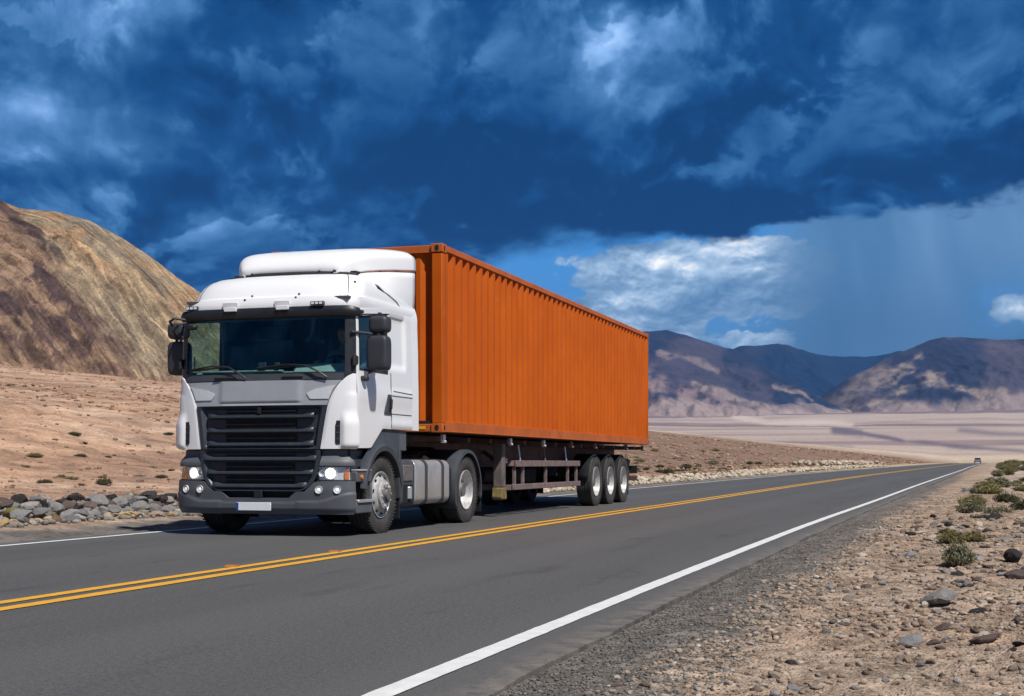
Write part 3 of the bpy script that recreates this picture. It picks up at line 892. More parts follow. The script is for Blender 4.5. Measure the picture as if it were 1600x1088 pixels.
# ------------------------------------------------------------------ left hill
SIL_HILL = np.array([(-900, 150), (-500, 190), (-250, 235), (-120, 262), (0, 313), (30, 326), (85, 331), (140, 345), (190, 372), (240, 405), (280, 437), (310, 456), (360, 492), (420, 540), (500, 596), (600, 640), (700, 690), (900, 724)], float)
HD = 1150.0
hr = (np.concatenate([np.linspace(-900, -70, 110)[:-1], np.linspace(-70, 345, 560)[:-1], np.linspace(345, 860, 70)]) - 800) / 2100 * HD
hd = np.concatenate([np.linspace(HD - 560, HD, 330), np.linspace(HD, HD + 420, 60)[1:]])
HR, HDD = np.meshgrid(hr, hd, indexing='ij')
ridge = (723 - np.interp(hr / HD * 2100 + 800, SIL_HILL[:, 0], SIL_HILL[:, 1])) / 2100 * HD + CAM_H
kk = np.ones(9) / 9
ridge = np.convolve(np.pad(ridge, 4, mode='edge'), kk, 'valid')
RG = ridge[:, None] * np.ones_like(HDD)
t = np.clip((HD - HDD) / 560.0, -0.75, 1)
slope_front = 0.62
# steepest descent runs towards the viewer and to the right: shear the gullies that way
shear = (HR - 1.55 * (HD - HDD)) * 0.66
base = RG - slope_front * (HD - HDD) * (0.75 + 0.35 * sst(0, 0.5, t))
base = np.where(HDD > HD, RG - 0.35 * (HDD - HD), base)
wx = (fbm(HR * 0.012, HDD * 0.012, 4) - 0.5) * 60
gul = ridged((shear + wx) * 0.018, HDD * 0.0028, 5) - 0.5
gul2 = fbm((shear + wx * 0.6) * 0.075, HDD * 0.016, 5) - 0.5
amp = sst(-0.02, 0.16, t) * sst(1.0, 0.7, t) 
HZ = base + amp * (gul * 34 + gul2 * 13 + (ridged(HR * 0.035 + wx * 0.02, HDD * 0.035, 5) - 0.5) * 9 + (ridged((shear + wx * 0.5) * 0.14, HDD * 0.02, 4) - 0.5) * 3.2 + (fbm(HR * 0.10, HDD * 0.10, 4) - 0.5) * 3.5)
s1 = fbm((shear + wx) * 0.016 + 3, HDD * 0.0016, 5); s2 = fbm((shear + wx * 0.5) * 0.06, HDD * 0.006 + 7, 5); s3 = fbm((shear) * 0.16, HDD * 0.03 + 1, 4)
hpx, hpy = to_px(*from_cam(HR, HDD), HZ)
c = np.broadcast_to(np.array([0.34, 0.245, 0.150]), HR.shape + (3,)).copy()
c = lerpc(c, (0.225, 0.195, 0.145), sst(0.44, 0.60, s1) * 0.9)
c = lerpc(c, (0.44, 0.325, 0.20), sst(0.50, 0.64, s2) * 0.5)
c = lerpc(c, (0.12, 0.10, 0.082), sst(0.50, 0.64, s3) * 0.65)
c = lerpc(c, (0.36, 0.215, 0.115), sst(120, 10, hpy - np.interp(hpx, SIL_HILL[:, 0], SIL_HILL[:, 1])) * sst(0.42, 0.60, fbm(HR * 0.03, HDD * 0.03, 4)) * 0.8)
# dark scree band that runs from the top left to the foot of the hill, and its dark patches below
s4 = fbm(shear * 0.34, HDD * 0.05 + 4, 4)
c = lerpc(c, (0.14, 0.115, 0.09), sst(0.50, 0.66, s4) * 0.45)
c = lerpc(c, (0.50, 0.39, 0.25), sst(0.58, 0.72, fbm(shear * 0.10 + 31, HDD * 0.014, 5)) * 0.45)
mot = fbm(HR * 0.10 + 5, HDD * 0.07, 6, 0.62)
c = lerpc(c, (0.17, 0.125, 0.09), sst(0.50, 0.68, mot) * 0.35)
c = lerpc(c, (0.40, 0.29, 0.18), sst(0.48, 0.34, mot) * 0.3)
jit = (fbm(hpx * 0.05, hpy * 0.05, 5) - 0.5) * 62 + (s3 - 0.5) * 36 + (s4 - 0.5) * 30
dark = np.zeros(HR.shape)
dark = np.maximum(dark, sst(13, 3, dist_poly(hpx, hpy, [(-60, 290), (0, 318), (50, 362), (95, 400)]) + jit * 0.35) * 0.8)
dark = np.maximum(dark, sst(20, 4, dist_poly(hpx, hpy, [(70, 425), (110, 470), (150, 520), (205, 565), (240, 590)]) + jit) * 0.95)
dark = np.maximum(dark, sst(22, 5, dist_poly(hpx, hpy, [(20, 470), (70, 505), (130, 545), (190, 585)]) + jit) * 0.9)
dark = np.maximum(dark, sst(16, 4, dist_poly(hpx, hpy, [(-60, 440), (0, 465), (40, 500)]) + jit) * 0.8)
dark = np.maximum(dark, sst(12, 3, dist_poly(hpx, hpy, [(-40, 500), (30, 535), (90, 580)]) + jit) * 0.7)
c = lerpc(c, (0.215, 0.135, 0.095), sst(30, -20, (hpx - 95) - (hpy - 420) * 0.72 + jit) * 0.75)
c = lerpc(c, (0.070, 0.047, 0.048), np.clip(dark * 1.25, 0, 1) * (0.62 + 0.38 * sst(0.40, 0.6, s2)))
foot = sst(70, 5, HZ - 0.107 * 330) 
c = lerpc(c, (0.37, 0.235, 0.15), foot * 0.35)
hx, hy = from_cam(HR, HDD)
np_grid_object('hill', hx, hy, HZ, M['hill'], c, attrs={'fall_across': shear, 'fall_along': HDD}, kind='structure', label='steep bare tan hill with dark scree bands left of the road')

# ------------------------------------------------------------------ far mountains
def mountain(name, label, sil, D0, front, back, nr, nd, colfn, gseed, gf=1.0, gamp=0.50):
    sil = np.array(sil, float)
    r = np.linspace((sil[0, 0] - 800) / 2100 * D0, (sil[-1, 0] - 800) / 2100 * D0, nr)
    d = np.concatenate([np.linspace(D0 - front, D0, nd), np.linspace(D0, D0 + back, nd // 4)[1:]])
    Rr, Dd = np.meshgrid(r, d, indexing='ij')
    px = r / D0 * 2100 + 800
    rid = (723 - np.interp(px, sil[:, 0], sil[:, 1])) / 2100 * D0
    rid = rid + (fbm(r * 0.006 + gseed, r * 0 + 3.3, 5) - 0.5) * 0.0045 * D0 * np.clip(rid / 400, 0.1, 1)
    rg = rid[:, None] * np.ones_like(Dd)
    t = np.clip((D0 - Dd) / front, 0, 1); tb = np.clip((Dd - D0) / back, 0, 1)
    wv_ = (fbm(Rr * 0.0006 + gseed, Dd * 0.0006, 4) - 0.5) * 1400
    rr = ridged((Rr + wv_) * 0.00085 * gf + gseed, Dd * 0.00034 * gf, 7, 0.55)
    fine = fbm((Rr + wv_ * 0.5) * 0.006, Dd * 0.0025, 5) - 0.5
    prof = (1 - t) ** 1.15
    z = rg * prof + gamp * rg * (rr - 0.55) * 4 * t * (1 - t) * 1.0 + fine * 0.12 * rg * np.minimum(1, 5 * t * (1 - t))
    z = np.where(Dd > D0, rg * (1 - tb ** 1.2), z)
    x, y = from_cam(Rr, Dd)
    z = z - 25 * (t > 0.97) * 0 - 60 * sst(0.86, 1.0, t)
    mpx, mpy = to_px(x, y, z)
    col = colfn(Rr, Dd, z, t, rr, mpx, mpy)
    return np_grid_object(name, x, y, z, M['mountain'], col, kind='structure', label=label)

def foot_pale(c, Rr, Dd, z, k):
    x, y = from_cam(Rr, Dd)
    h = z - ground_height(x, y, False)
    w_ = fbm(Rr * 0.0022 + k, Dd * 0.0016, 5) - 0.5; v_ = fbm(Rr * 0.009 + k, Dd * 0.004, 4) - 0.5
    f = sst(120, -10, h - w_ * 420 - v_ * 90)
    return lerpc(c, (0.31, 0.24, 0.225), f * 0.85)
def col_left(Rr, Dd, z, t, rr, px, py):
    c = np.broadcast_to(np.array([0.017, 0.028, 0.064]), Rr.shape + (3,)).copy()  # cloud shade and distance blue mixed into the rock colour
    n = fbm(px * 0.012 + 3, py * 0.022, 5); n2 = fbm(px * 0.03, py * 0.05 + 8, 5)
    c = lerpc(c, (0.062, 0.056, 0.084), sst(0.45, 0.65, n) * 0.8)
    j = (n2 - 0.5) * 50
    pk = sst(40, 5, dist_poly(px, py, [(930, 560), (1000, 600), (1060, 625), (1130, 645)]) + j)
    c = lerpc(c, (0.23, 0.165, 0.165), pk * sst(0.32, 0.66, fbm(px * 0.06 + 5, py * 0.10, 5)) * 0.85)  # pinkish sunlit base, painted as colour
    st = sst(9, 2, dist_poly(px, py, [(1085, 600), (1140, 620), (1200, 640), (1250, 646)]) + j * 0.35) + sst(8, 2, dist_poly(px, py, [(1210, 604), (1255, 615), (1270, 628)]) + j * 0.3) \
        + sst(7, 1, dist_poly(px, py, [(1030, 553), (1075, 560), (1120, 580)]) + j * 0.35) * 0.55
    c = lerpc(c, (0.25, 0.195, 0.18), np.clip(st * 1.3, 0, 1) * 0.85 * sst(0.20, 0.64, fbm(px * 0.10, py * 0.16 + 3, 4)))  # sunlit streaks painted over the shaded blue
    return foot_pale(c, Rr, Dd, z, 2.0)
def col_far(Rr, Dd, z, t, rr, px, py):
    c = np.broadcast_to(np.array([0.008, 0.024, 0.064]), Rr.shape + (3,)).copy()  # blue of cloud shade and far air held in the base colour
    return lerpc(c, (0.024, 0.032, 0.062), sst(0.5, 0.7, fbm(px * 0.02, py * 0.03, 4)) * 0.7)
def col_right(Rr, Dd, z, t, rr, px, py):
    c = np.broadcast_to(np.array([0.023, 0.031, 0.066]), Rr.shape + (3,)).copy()  # dark blue base carries painted cloud shade
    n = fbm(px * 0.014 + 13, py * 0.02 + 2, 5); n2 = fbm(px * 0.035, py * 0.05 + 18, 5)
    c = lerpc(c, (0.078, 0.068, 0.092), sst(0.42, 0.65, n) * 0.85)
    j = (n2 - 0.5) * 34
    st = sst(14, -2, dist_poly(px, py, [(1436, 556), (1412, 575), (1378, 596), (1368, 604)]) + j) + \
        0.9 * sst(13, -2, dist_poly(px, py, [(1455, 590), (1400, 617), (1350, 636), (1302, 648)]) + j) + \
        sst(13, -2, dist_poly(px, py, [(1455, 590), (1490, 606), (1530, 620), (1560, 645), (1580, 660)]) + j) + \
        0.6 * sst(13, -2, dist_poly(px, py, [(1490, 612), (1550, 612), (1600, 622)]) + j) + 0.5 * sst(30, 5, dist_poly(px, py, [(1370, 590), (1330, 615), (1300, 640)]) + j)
    c = lerpc(c, (0.30, 0.235, 0.20), np.clip(st * 1.3, 0, 1) * 0.9 * sst(0.18, 0.64, fbm(px * 0.09 + 7, py * 0.14, 5)))  # pale streaks paint sunlight from cloud gaps onto the slope
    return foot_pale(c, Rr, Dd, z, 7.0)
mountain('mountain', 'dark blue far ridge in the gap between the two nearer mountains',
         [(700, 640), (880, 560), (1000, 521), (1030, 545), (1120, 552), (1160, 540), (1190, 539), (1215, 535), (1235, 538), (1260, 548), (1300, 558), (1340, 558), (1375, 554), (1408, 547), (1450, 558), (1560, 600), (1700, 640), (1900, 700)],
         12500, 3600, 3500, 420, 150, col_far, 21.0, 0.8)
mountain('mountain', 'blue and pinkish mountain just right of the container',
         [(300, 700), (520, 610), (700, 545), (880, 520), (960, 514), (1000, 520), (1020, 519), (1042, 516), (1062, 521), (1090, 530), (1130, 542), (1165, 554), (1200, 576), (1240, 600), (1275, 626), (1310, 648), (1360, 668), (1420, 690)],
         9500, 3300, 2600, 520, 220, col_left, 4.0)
mountain('mountain', 'broad purple-grey mountain with painted-in sunlit streaks at the right edge',
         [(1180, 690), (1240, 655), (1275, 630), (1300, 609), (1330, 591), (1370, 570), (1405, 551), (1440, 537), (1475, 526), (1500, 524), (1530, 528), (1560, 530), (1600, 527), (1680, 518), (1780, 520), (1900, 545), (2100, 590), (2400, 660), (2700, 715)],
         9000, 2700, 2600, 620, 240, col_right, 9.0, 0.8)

# ------------------------------------------------------------------ truck (local frame: x to its left side, y backwards from the bumper, z up)
TX, TY = -7.69, 14.30
truck = empty('truck', (TX, TY, 0), 'white cab-over tractor truck with dark grey grille and lit headlights', 'truck')
VC0, VB, HW, NSE = 0.24, 2.04, 1.17, 3.3
_tab = []
for i in range(401):
    a = (PI / 2) * i / 400
    _tab.append((math.sin(a) ** (2 / NSE), 1 - max(0.0, math.cos(a)) ** (2 / NSE)))
_tab = np.array(_tab)
_seg = np.hypot(np.diff(_tab[:, 0]) * HW, np.diff(_tab[:, 1]) * 0.29)
_sarc = np.concatenate([[0], np.cumsum(_seg)])
S1 = _sarc[-1]
ZK = [0.20, 0.27, 0.55, 0.66, 0.82, 1.03, 1.54, 1.83, 1.93, 2.30, 2.60, 2.72]
FK = [-0.03, -0.05, -0.07, -0.065, -0.06, -0.05, -0.03, -0.01, 0.00, 0.03, 0.06, 0.07]
WK = [1.15, 1.165, 1.18, 1.175, 1.17, 1.17, 1.17, 1.168, 1.165, 1.16, 1.15, 1.15]
def skin0(s, z):
    W = np.interp(z, ZK, WK); F = np.interp(z, ZK, FK); a = abs(s)
    if a <= S1:
        x = W * np.interp(a, _sarc, _tab[:, 0]); v = F + (VC0 - F) * np.interp(a, _sarc, _tab[:, 1])
    else:
        x = W; v = VC0 + a - S1
    return Vector((x if s >= 0 else -x, v, z))
def skin(s, z, off=0.0):
    p = skin0(s, z)
    if off == 0: return p
    e = 0.012
    ds = skin0(s + e, z) - skin0(s - e, z); du = skin0(s, z + e) - skin0(s, z - e)
    n = ds.cross(du).normalized()        # towards the outside
    return p + n * off
def sx(x):
    a = float(np.interp(abs(x) / HW, _tab[:, 0], _sarc))
    return a if x >= 0 else -a
def sv(v):
    if v >= VC0: return S1 + v - VC0
    return float(np.interp((v + 0.03) / (VC0 + 0.03), _tab[:, 1], _sarc))
if skin(0, 1.0, 0.1).y > skin(0, 1.0).y:      # keep offsets pointing outwards
    _skin_in = skin
    def skin(s, z, off=0.0): return _skin_in(s, z, -off)

def patch_mb(fn, ni, nj, mirror=False, rim=0.022, mask=None):
    """fn(u, w) -> (s, z, off); the border folds inwards so neighbouring panels leave a shut line"""
    mb = MB()
    P = []
    for i in range(ni + 1):
        row = []
        for j in range(nj + 1):
            s, z, o = fn(i / ni, j / nj)
            row.append((-s if mirror else s, z, o))
        P.append(row)
    if rim:
        low = lambda q, d: (q[0], q[1], q[2] - d)
        P = [[low(r[0], rim)] + r + [low(r[-1], rim)] for r in P]
        P = [[low(q, rim) if 0 < k < len(P[0]) - 1 else q for k, q in enumerate(P[0])]] + P + [[low(q, rim) if 0 < k < len(P[-1]) - 1 else q for k, q in enumerate(P[-1])]]
    pts = [[skin(*q) for q in row] for row in P]
    if mask is None:
        return mb.grid(pts)
    n0, n1 = len(pts), len(pts[0])
    vs = [p for r in pts for p in r]
    fs = [(i * n1 + j, i * n1 + j + 1, (i + 1) * n1 + j + 1, (i + 1) * n1 + j) for i in range(n0 - 1) for j in range(n1 - 1) if mask(i - (1 if rim else 0), j - (1 if rim else 0))]
    return mb.add(vs, fs)
def patch(name, fn, ni, nj, mat, parent=truck, mirror=False, rim=0.022, smooth=40, **kw):
    mb = patch_mb(fn, ni, nj, mirror, rim)
    return build(name, mb, mat, parent, smooth=smooth, fix=True, **kw)
def rect(s0, s1, z0, z1, off=0.0):
    return lambda u, w: (s0 + (s1 - s0) * u, z0 + (z1 - z0) * w, off)
def sm(a, b, x):
    t = min(max((x - a) / (b - a), 0), 1); return t * t * (3 - 2 * t)
SIDES = ((False, 1), (True, -1))

# --- white corner panels beside the grille
INZ = [0.98, 1.03, 1.20, 1.40, 1.54, 1.64, 1.72, 1.79, 1.85, 1.89, 1.915]
INX = [0.775, 0.785, 0.805, 0.835, 0.86, 0.895, 0.935, 0.985, 1.04, 1.09, 1.135]
def inner_x(z): return float(np.interp(z, INZ, INX))
def vent_bulge(s, z):
    sc = sx(1.00)
    a = sm(sc + 0.0, sc + 0.07, s) * sm(S1 + 0.30, S1 + 0.02, s)
    b = sm(1.02, 1.07, z) * sm(1.50, 1.30, z)
    return 0.042 * a * b
SD = sv(0.145)
def corner_fn(u, w):
    z = 1.03 + (1.912 - 1.03) * w
    s0 = sx(inner_x(z)) + 0.004; s1 = SD
    s = s0 + (s1 - s0) * u
    fold = 0.030 * sm(0.10, 0.0, u) * sm(1.0, 1.2, z)
    crease = 0.012 * sm(1.70, 1.66, z) * sm(0.4, 0.9, u)
    return (s, z, 0.012 + vent_bulge(s, z) - fold * 0.4 + crease)
for mir, sg in SIDES:
    cp = patch('corner_panel', corner_fn, 22, 34, M['white'], mirror=mir, rim=0.03)
    v0, v1 = sx(0.962), sx(1.015)
    vfn = lambda u, w: (v0 + (v1 - v0) * u + (0.010 if w > 0.85 or w < 0.06 else 0) * (1 - u), 1.085 + 0.275 * w, 0.020 + 0.004 * u)
    av = patch('air_vent', vfn, 3, 12, M['black'], parent=cp, mirror=mir, rim=0.012)
    for k in range(3):
        z0 = 1.14 + 0.075 * k
        patch('vent_fin', rect(v0 + 0.006, v1 - 0.004, z0, z0 + 0.012, 0.027), 2, 1, M['plastic'], parent=cp, mirror=mir, rim=0.008)

# --- doors and cab sides
def zbot(v): return float(np.interp(v, [0.1, 0.55, 0.90, 3], [1.04, 1.045, 1.285, 1.285]))
def relief(v, z):
    """pressed creases and the sleeper recess in the side of the cab"""
    o = 0.0
    o += 0.016 * sm(1.80, 1.74, z) * sm(1.50, 1.72, z)                    # shoulder crease
    o += 0.014 * sm(1.42, 1.36, z) * sm(1.28, 1.32, z) * sm(0.75, 0.95, v)
    return o
VL = [0.152, 0.185, 0.222] + [0.222 + (1.075 - 0.222) * k / 10 for k in range(1, 11)] + [1.12, 1.155]
def ztop_w(v): return 2.595 + 0.10 * (v - 0.222) / 0.853
ZT = [0, 0.12, 0.25, 0.38, 0.5, 0.62, 0.75, 0.88, 1.0]
def door_mb(mir):
    rows = []
    for v in VL:
        zb = zbot(v); col = []
        for t in ZT: col.append(zb + (1.965 - zb) * t)
        for k in range(1, 6): col.append(1.965 + (ztop_w(v) - 1.965) * k / 5)
        col += [ztop_w(v) + 0.05, ztop_w(v) + 0.085]
        rows.append(col)
    nv, nz = len(VL), len(rows[0])
    def fn(u, w):
        i = round(u * (nv - 1)); j = round(w * (nz - 1))
        v, z = VL[i], rows[i][j]
        o = 0.006 + relief(v, z)
        return (sv(v), z, o)
    def mask(i, j):
        return not (2 <= i < 12 and 8 <= j < 13)
    return patch_mb(fn, nv - 1, nz - 1, mir, 0.02, mask)
for mir, sg in SIDES:
    d = build('door', door_mb(mir), M['white'], truck, smooth=40)
    gl = lambda u, w: (sv(0.222 + 0.853 * u), 1.965 + (ztop_w(0.222 + 0.853 * u) - 1.965) * w, -0.018)
    patch('door_window', gl, 8, 6, M['side_glass'], parent=d, mirror=mir, rim=0)
    fr = MB()
    def ring(o, grow):
        out = []
        for (v, z) in [(0.222, 1.965), (1.075, 1.965), (1.075, ztop_w(1.075)), (0.222, ztop_w(0.222))]:
            out.append((v + (grow if v > 0.5 else -grow), z + (grow if z > 2.2 else -grow), o))
        return out
    rr = [ring(0.009, 0.006), ring(0.010, -0.018), ring(-0.022, -0.020)]
    pts = [[skin(sg * sv(q[0]), q[1], q[2]) for q in r] for r in rr]
    fr.grid(pts, closed=True)
    build('window_seal', fr, M['seam'], d, smooth=30)
    # handle: dark moulded grip in a scoop
    hb = MB()
    hx_ = sg * 1.183
    hb.prism([(0.94, 1.465), (1.160, 1.465), (1.160, 1.715), (1.03, 1.715)], 0, hx_ - 0.012, hx_ + 0.012)
    dh = build('door_handle', hb, M['plastic'], d, bevel=0.012)
    hg = MB(); hg.tube([(sg * 1.19, 1.075, 1.51), (sg * 1.215, 1.085, 1.54), (sg * 1.215, 1.10, 1.64), (sg * 1.19, 1.105, 1.67)], 0.016, 8)
    build('grip', hg, M['black'], dh)
    # rear cab side behind the door, with the blanked sleeper window recess
    def side_fn(u, w):
        v = 1.168 + (1.855 - 1.168) * u
        z = 1.285 + (2.86 - 1.285) * w
        a = sm(1.16, 1.20, v + 0.06) * sm(1.70, 1.62, v) * sm(2.02, 2.10, z) * sm(2.74, 2.66, z)
        o = 0.006 + relief(v, z) - 0.034 * a
        return (sv(v), min(z, 2.86), o - 0.035 * sm(2.72, 2.86, z))
    cs = patch('cab_side', side_fn, 28, 46, M['white'], mirror=mir, rim=0.02)
    ln = MB()
    for (va, za, vb_, zb_) in [(1.17, 1.70, 1.84, 1.70), (1.22, 1.76, 1.84, 1.745), (1.17, 1.475, 1.84, 1.475), (1.17, 1.98, 1.17, 1.30)]:
        a = skin(sg * sv(va), za, 0.008 + relief(va, za)); b = skin(sg * sv(vb_), zb_, 0.008 + relief(vb_, zb_))
        ln.beam(a, b, 0.004, 0.008)
    build('seam', ln, M['seam'], cs)
    # narrow fairing behind the cab
    fair = lambda u, w: (sv(1.866 + (2.07 - 1.866) * u), 1.285 + (3.10 - 1.285) * w, 0.004 - 0.10 * sm(2.72, 3.10, 1.285 + 1.815 * w) + 0.012 * u)
    patch('side_fairing', fair, 5, 30, M['white'], mirror=mir, rim=0.02)

# --- silver panel under the windscreen
def silver_fn(u, w):
    z = 1.545 + (1.838 - 1.545) * w
    s1 = sx(inner_x(z)) - 0.004
    s = -s1 + 2 * s1 * u
    a = abs(s)
    o = 0.004 + 0.020 * sm(0.56, 0.50, a) * sm(1.56, 1.60, z) + 0.012 * sm(1.575, 1.55, z) * sm(0.55, 0.5, a)
    return (s, z, o)
sp = patch('front_panel', silver_fn, 60, 22, M['silver'], rim=0.02)
for mir, sg in SIDES:
    def bl(u, w):
        xo = inner_x(1.62 + 0.155 * w) - 0.012
        xi = 0.60 + 0.055 * (1 - w) ** 2 + (0.10 * sm(0.6, 1.0, w))
        s = sx(xi + (xo - xi) * u)
        return (s, 1.615 + (0.115 + 0.05 * u) * w, 0.014)
    patch('corner_inlay', bl, 8, 8, M['silver_light'], parent=sp, mirror=mir, rim=0.012)

# --- grilles
def lower_x(z): return float(np.interp(z, [0.52, 0.555, 0.60, 0.68, 0.80, 0.93, 1.0], [0.50, 0.60, 0.675, 0.735, 0.775, 0.79, 0.79]))
def grille_frame(z0, z1, xf, rec):
    def fn(u, w):
        z = z0 + (z1 - z0) * w
        s1 = sx(xf(z)) - 0.003
        s = -s1 + 2 * s1 * u
        a = abs(s)
        zin = sm(z0 + 0.015, z0 + 0.035, z) * sm(z1 - 0.010, z1 - 0.030, z)
        return (s, z, 0.016 - rec * sm(s1 - 0.045, s1 - 0.10, a) * zin)
    return fn
ug = patch('upper_grille', grille_frame(1.028, 1.540, inner_x, 0.055), 70, 26, M['grille'], rim=0.03)
lg = patch('lower_grille', grille_frame(0.535, 1.018, lower_x, 0.055), 70, 26, M['grille'], rim=0.03)
def opening(z0, z1, xh, parent):
    patch('grille_mesh', rect(-sx(xh), sx(xh), z0, z1, -0.026), 16, 2, M['void'], parent=parent, rim=0)
    zc = (z0 + z1) / 2
    patch('fine_slat', rect(-sx(xh), sx(xh), zc - 0.006, zc + 0.006, -0.012), 24, 1, M['grille'], parent=parent, rim=0.02)
def slat(z0, h, xh, parent):
    """bar across the grille: proud middle, swelling at the ends before it dives into the frame"""
    mb = MB(); P = []
    for i in range(61):
        x = -xh + 2 * xh * i / 60
        a = abs(x); s = sx(x)
        e = sm(xh - 0.16, xh - 0.05, a)
        d = sm(xh, xh - 0.03, a)
        up = h / 2 + 0.020 * e; dn = h / 2 - 0.005 * e
        prof = [(-dn, -0.045), (-dn * 0.9, 0.006 * d), (-0.2 * dn, 0.030 * d), (up * 0.55, 0.026 * d), (up, 0.004 * d), (up * 0.9, -0.045)]
        P.append([skin(s, z0 + q[0], q[1]) for q in prof])
    mb.grid(P)
    build('grille_slat', mb, M['grille'], parent, smooth=50)
for z0, h in ((1.408, 0.052), (1.238, 0.052), (1.078, 0.058)): slat(z0, h, 0.70, ug)
for z0, z1 in ((1.44, 1.525), (1.27, 1.38), (1.112, 1.208)): opening(z0, z1, 0.465, ug)
slat(0.905, 0.062, 0.755, lg); slat(0.742, 0.050, 0.70, lg); slat(0.588, 0.060, 0.62, lg)
for z0, z1 in ((0.945, 1.005), (0.775, 0.868), (0.622, 0.712)): opening(z0, z1, 0.45, lg)
build('grille_backing', MB().span((-0.95, 0.10, 0.45), (0.95, 0.13, 1.84)), M['void'], truck)
hinge = MB(); hinge.box((0, -0.045, 1.485), (0.04, 0.03, 0.075)); build('latch', hinge, M['void'], ug, bevel=0.004)

# --- headlamp brow, headlamps, bumper
SB = sv(0.13)
def brow_fn(u, w):
    z = 0.832 + (1.018 - 0.832) * w
    s0 = sx(lower_x(z)) + 0.004
    s1 = SB - 0.02 * 0 - 0.075 * sm(0.25, 0.75, w)
    s = s0 + (s1 - s0) * u
    return (s, z, 0.014 - 0.055 * sm(0.15, 0.75, w))
def bump_top(x):
    return float(np.interp(x, [0, 0.40, 0.455, 0.50, 0.60, 0.675, 0.72, 0.80, 1.2], [0.452, 0.452, 0.50, 0.530, 0.530, 0.592, 0.640, 0.652, 0.655]))
def bumper_fn(u, w):
    s1 = SB
    s = -s1 + 2 * s1 * u
    x = abs(skin0(s, 0.5).x)
    z0 = 0.262; z1 = bump_top(x)
    z = z0 + (z1 - z0) * w
    o = 0.020 - 0.030 * sm(0.34, 0.262, z)
    line = 0.415 + 0.10 * sm(0.75, 1.15, x)
    o += 0.014 * sm(line + 0.012, line - 0.012, z) * sm(0.47, 0.53, x)
    o += 0.008 * sm(0.52, 0.47, x) * sm(0.42, 0.38, z)
    return (s, z, o)
bp = patch('bumper', bumper_fn, 130, 26, M['plastic_grey'], rim=0.06)
patch('lower_intake', rect(-sx(0.47), sx(0.47), 0.445, 0.545, -0.05), 16, 2, M['void'], parent=bp, rim=0)
tow = MB(); tow.box((0, -0.06, 0.492), (0.11, 0.05, 0.082)); build('tow_eye_cover', tow, M['black'], bp, bevel=0.01)
np_ = build('number_plate', MB().box((-0.035, -0.118, 0.352), (0.455, 0.014, 0.096)), M['plate_white'], bp, bevel=0.004)
build('plate_band', MB().box((-0.247, -0.1275, 0.352), (0.030, 0.006, 0.090)), M['plate_blue'], np_)
for mir, sg in SIDES:
    patch('headlamp_brow', brow_fn, 18, 10, M['plastic_grey'], mirror=mir, rim=0.05)
    s0, s1 = sx(0.762), sv(0.100)
    def hl(u, w):
        return (s0 + 0.02 * (1 - w) * 0 + (s1 - s0) * u, 0.668 + 0.150 * w, -0.035)
    h = patch('headlamp', hl, 16, 6, M['reflector'], mirror=mir, rim=0.02)
    patch('lamp_cover', lambda u, w: (s0 + (s1 - s0) * u, 0.664 + 0.158 * w, 0.012), 18, 6, M['lamp_glass'], parent=h, mirror=mir, rim=0.02)
    patch('lamp_surround', lambda u, w: (s0 - 0.014 + (SB - s0 + 0.012) * u, 0.655 + 0.012 * w, 0.012), 18, 1, M['black'], parent=h, mirror=mir, rim=0.03)
    patch('lamp_surround', lambda u, w: (s0 - 0.014 + (SB - s0 + 0.012) * u, 0.823 + 0.010 * w, 0.012), 18, 1, M['black'], parent=h, mirror=mir, rim=0.03)
    for xx, rr_, mt in ((0.905, 0.036, 'bulb'), (0.905, 0.063, 'bowl'), (0.805, 0.040, 'reflector')):
        s = sx(xx)
        c0 = skin(sg * s, 0.744, -0.030); c1 = skin(sg * s, 0.744, 0.000)
        b = MB(); n = (c1 - c0).normalized()
        q = MB().lathe([(0.0, 0.001), (0.004, rr_ * 0.55), (0.012, rr_ * 0.9), (0.022, rr_), (0.0, rr_ * 1.02)], 24, axis=1)
        rot = Vector((0, 1, 0)).rotation_difference(n).to_matrix()
        q.v = [tuple(rot @ Vector(p) + c0) for p in q.v]
        build('bulb' if mt == 'bulb' else 'projector_bowl', q, M[mt], h, smooth=60)
    oa, ob = (sx(1.065), sv(0.085)) if sg > 0 else (sv(0.050), sv(0.095))
    patch('indicator', lambda u, w: (oa + (ob - oa) * u, 0.672 + 0.088 * w, -0.012), 5, 3, M['orange_lens'], parent=h, mirror=mir, rim=0.02)
    patch('indicator', lambda u, w: (oa + (ob - oa) * (0.45 + 0.55 * u), 0.778 + 0.034 * w, -0.012), 3, 2, M['orange_lens'], parent=h, mirror=mir, rim=0.02)
    for xx in (0.775, 0.985):
        s = sx(xx); z = 0.553
        c0 = skin(sg * s, z, 0.012); n = (skin(sg * s, z, 0.05) - c0).normalized()
        rot = Vector((0, 1, 0)).rotation_difference(n).to_matrix()
        q = MB().lathe([(0.012, 0.0005), (0.014, 0.018), (0.011, 0.036), (0.018, 0.038), (0.020, 0.044), (0.0, 0.046)], 24, axis=1)
        q.v = [tuple(rot @ Vector(p) + c0) for p in q.v]
        fo = build('fog_lamp', q, M['reflector'], bp, smooth=40)
        q = MB().lathe([(0.016, 0.0005), (0.019, 0.010), (0.013, 0.022)], 20, axis=1)
        q.v = [tuple(rot @ Vector(p) + c0) for p in q.v]
        build('lamp_lens', q, M['bulb_soft'], bp, smooth=60)

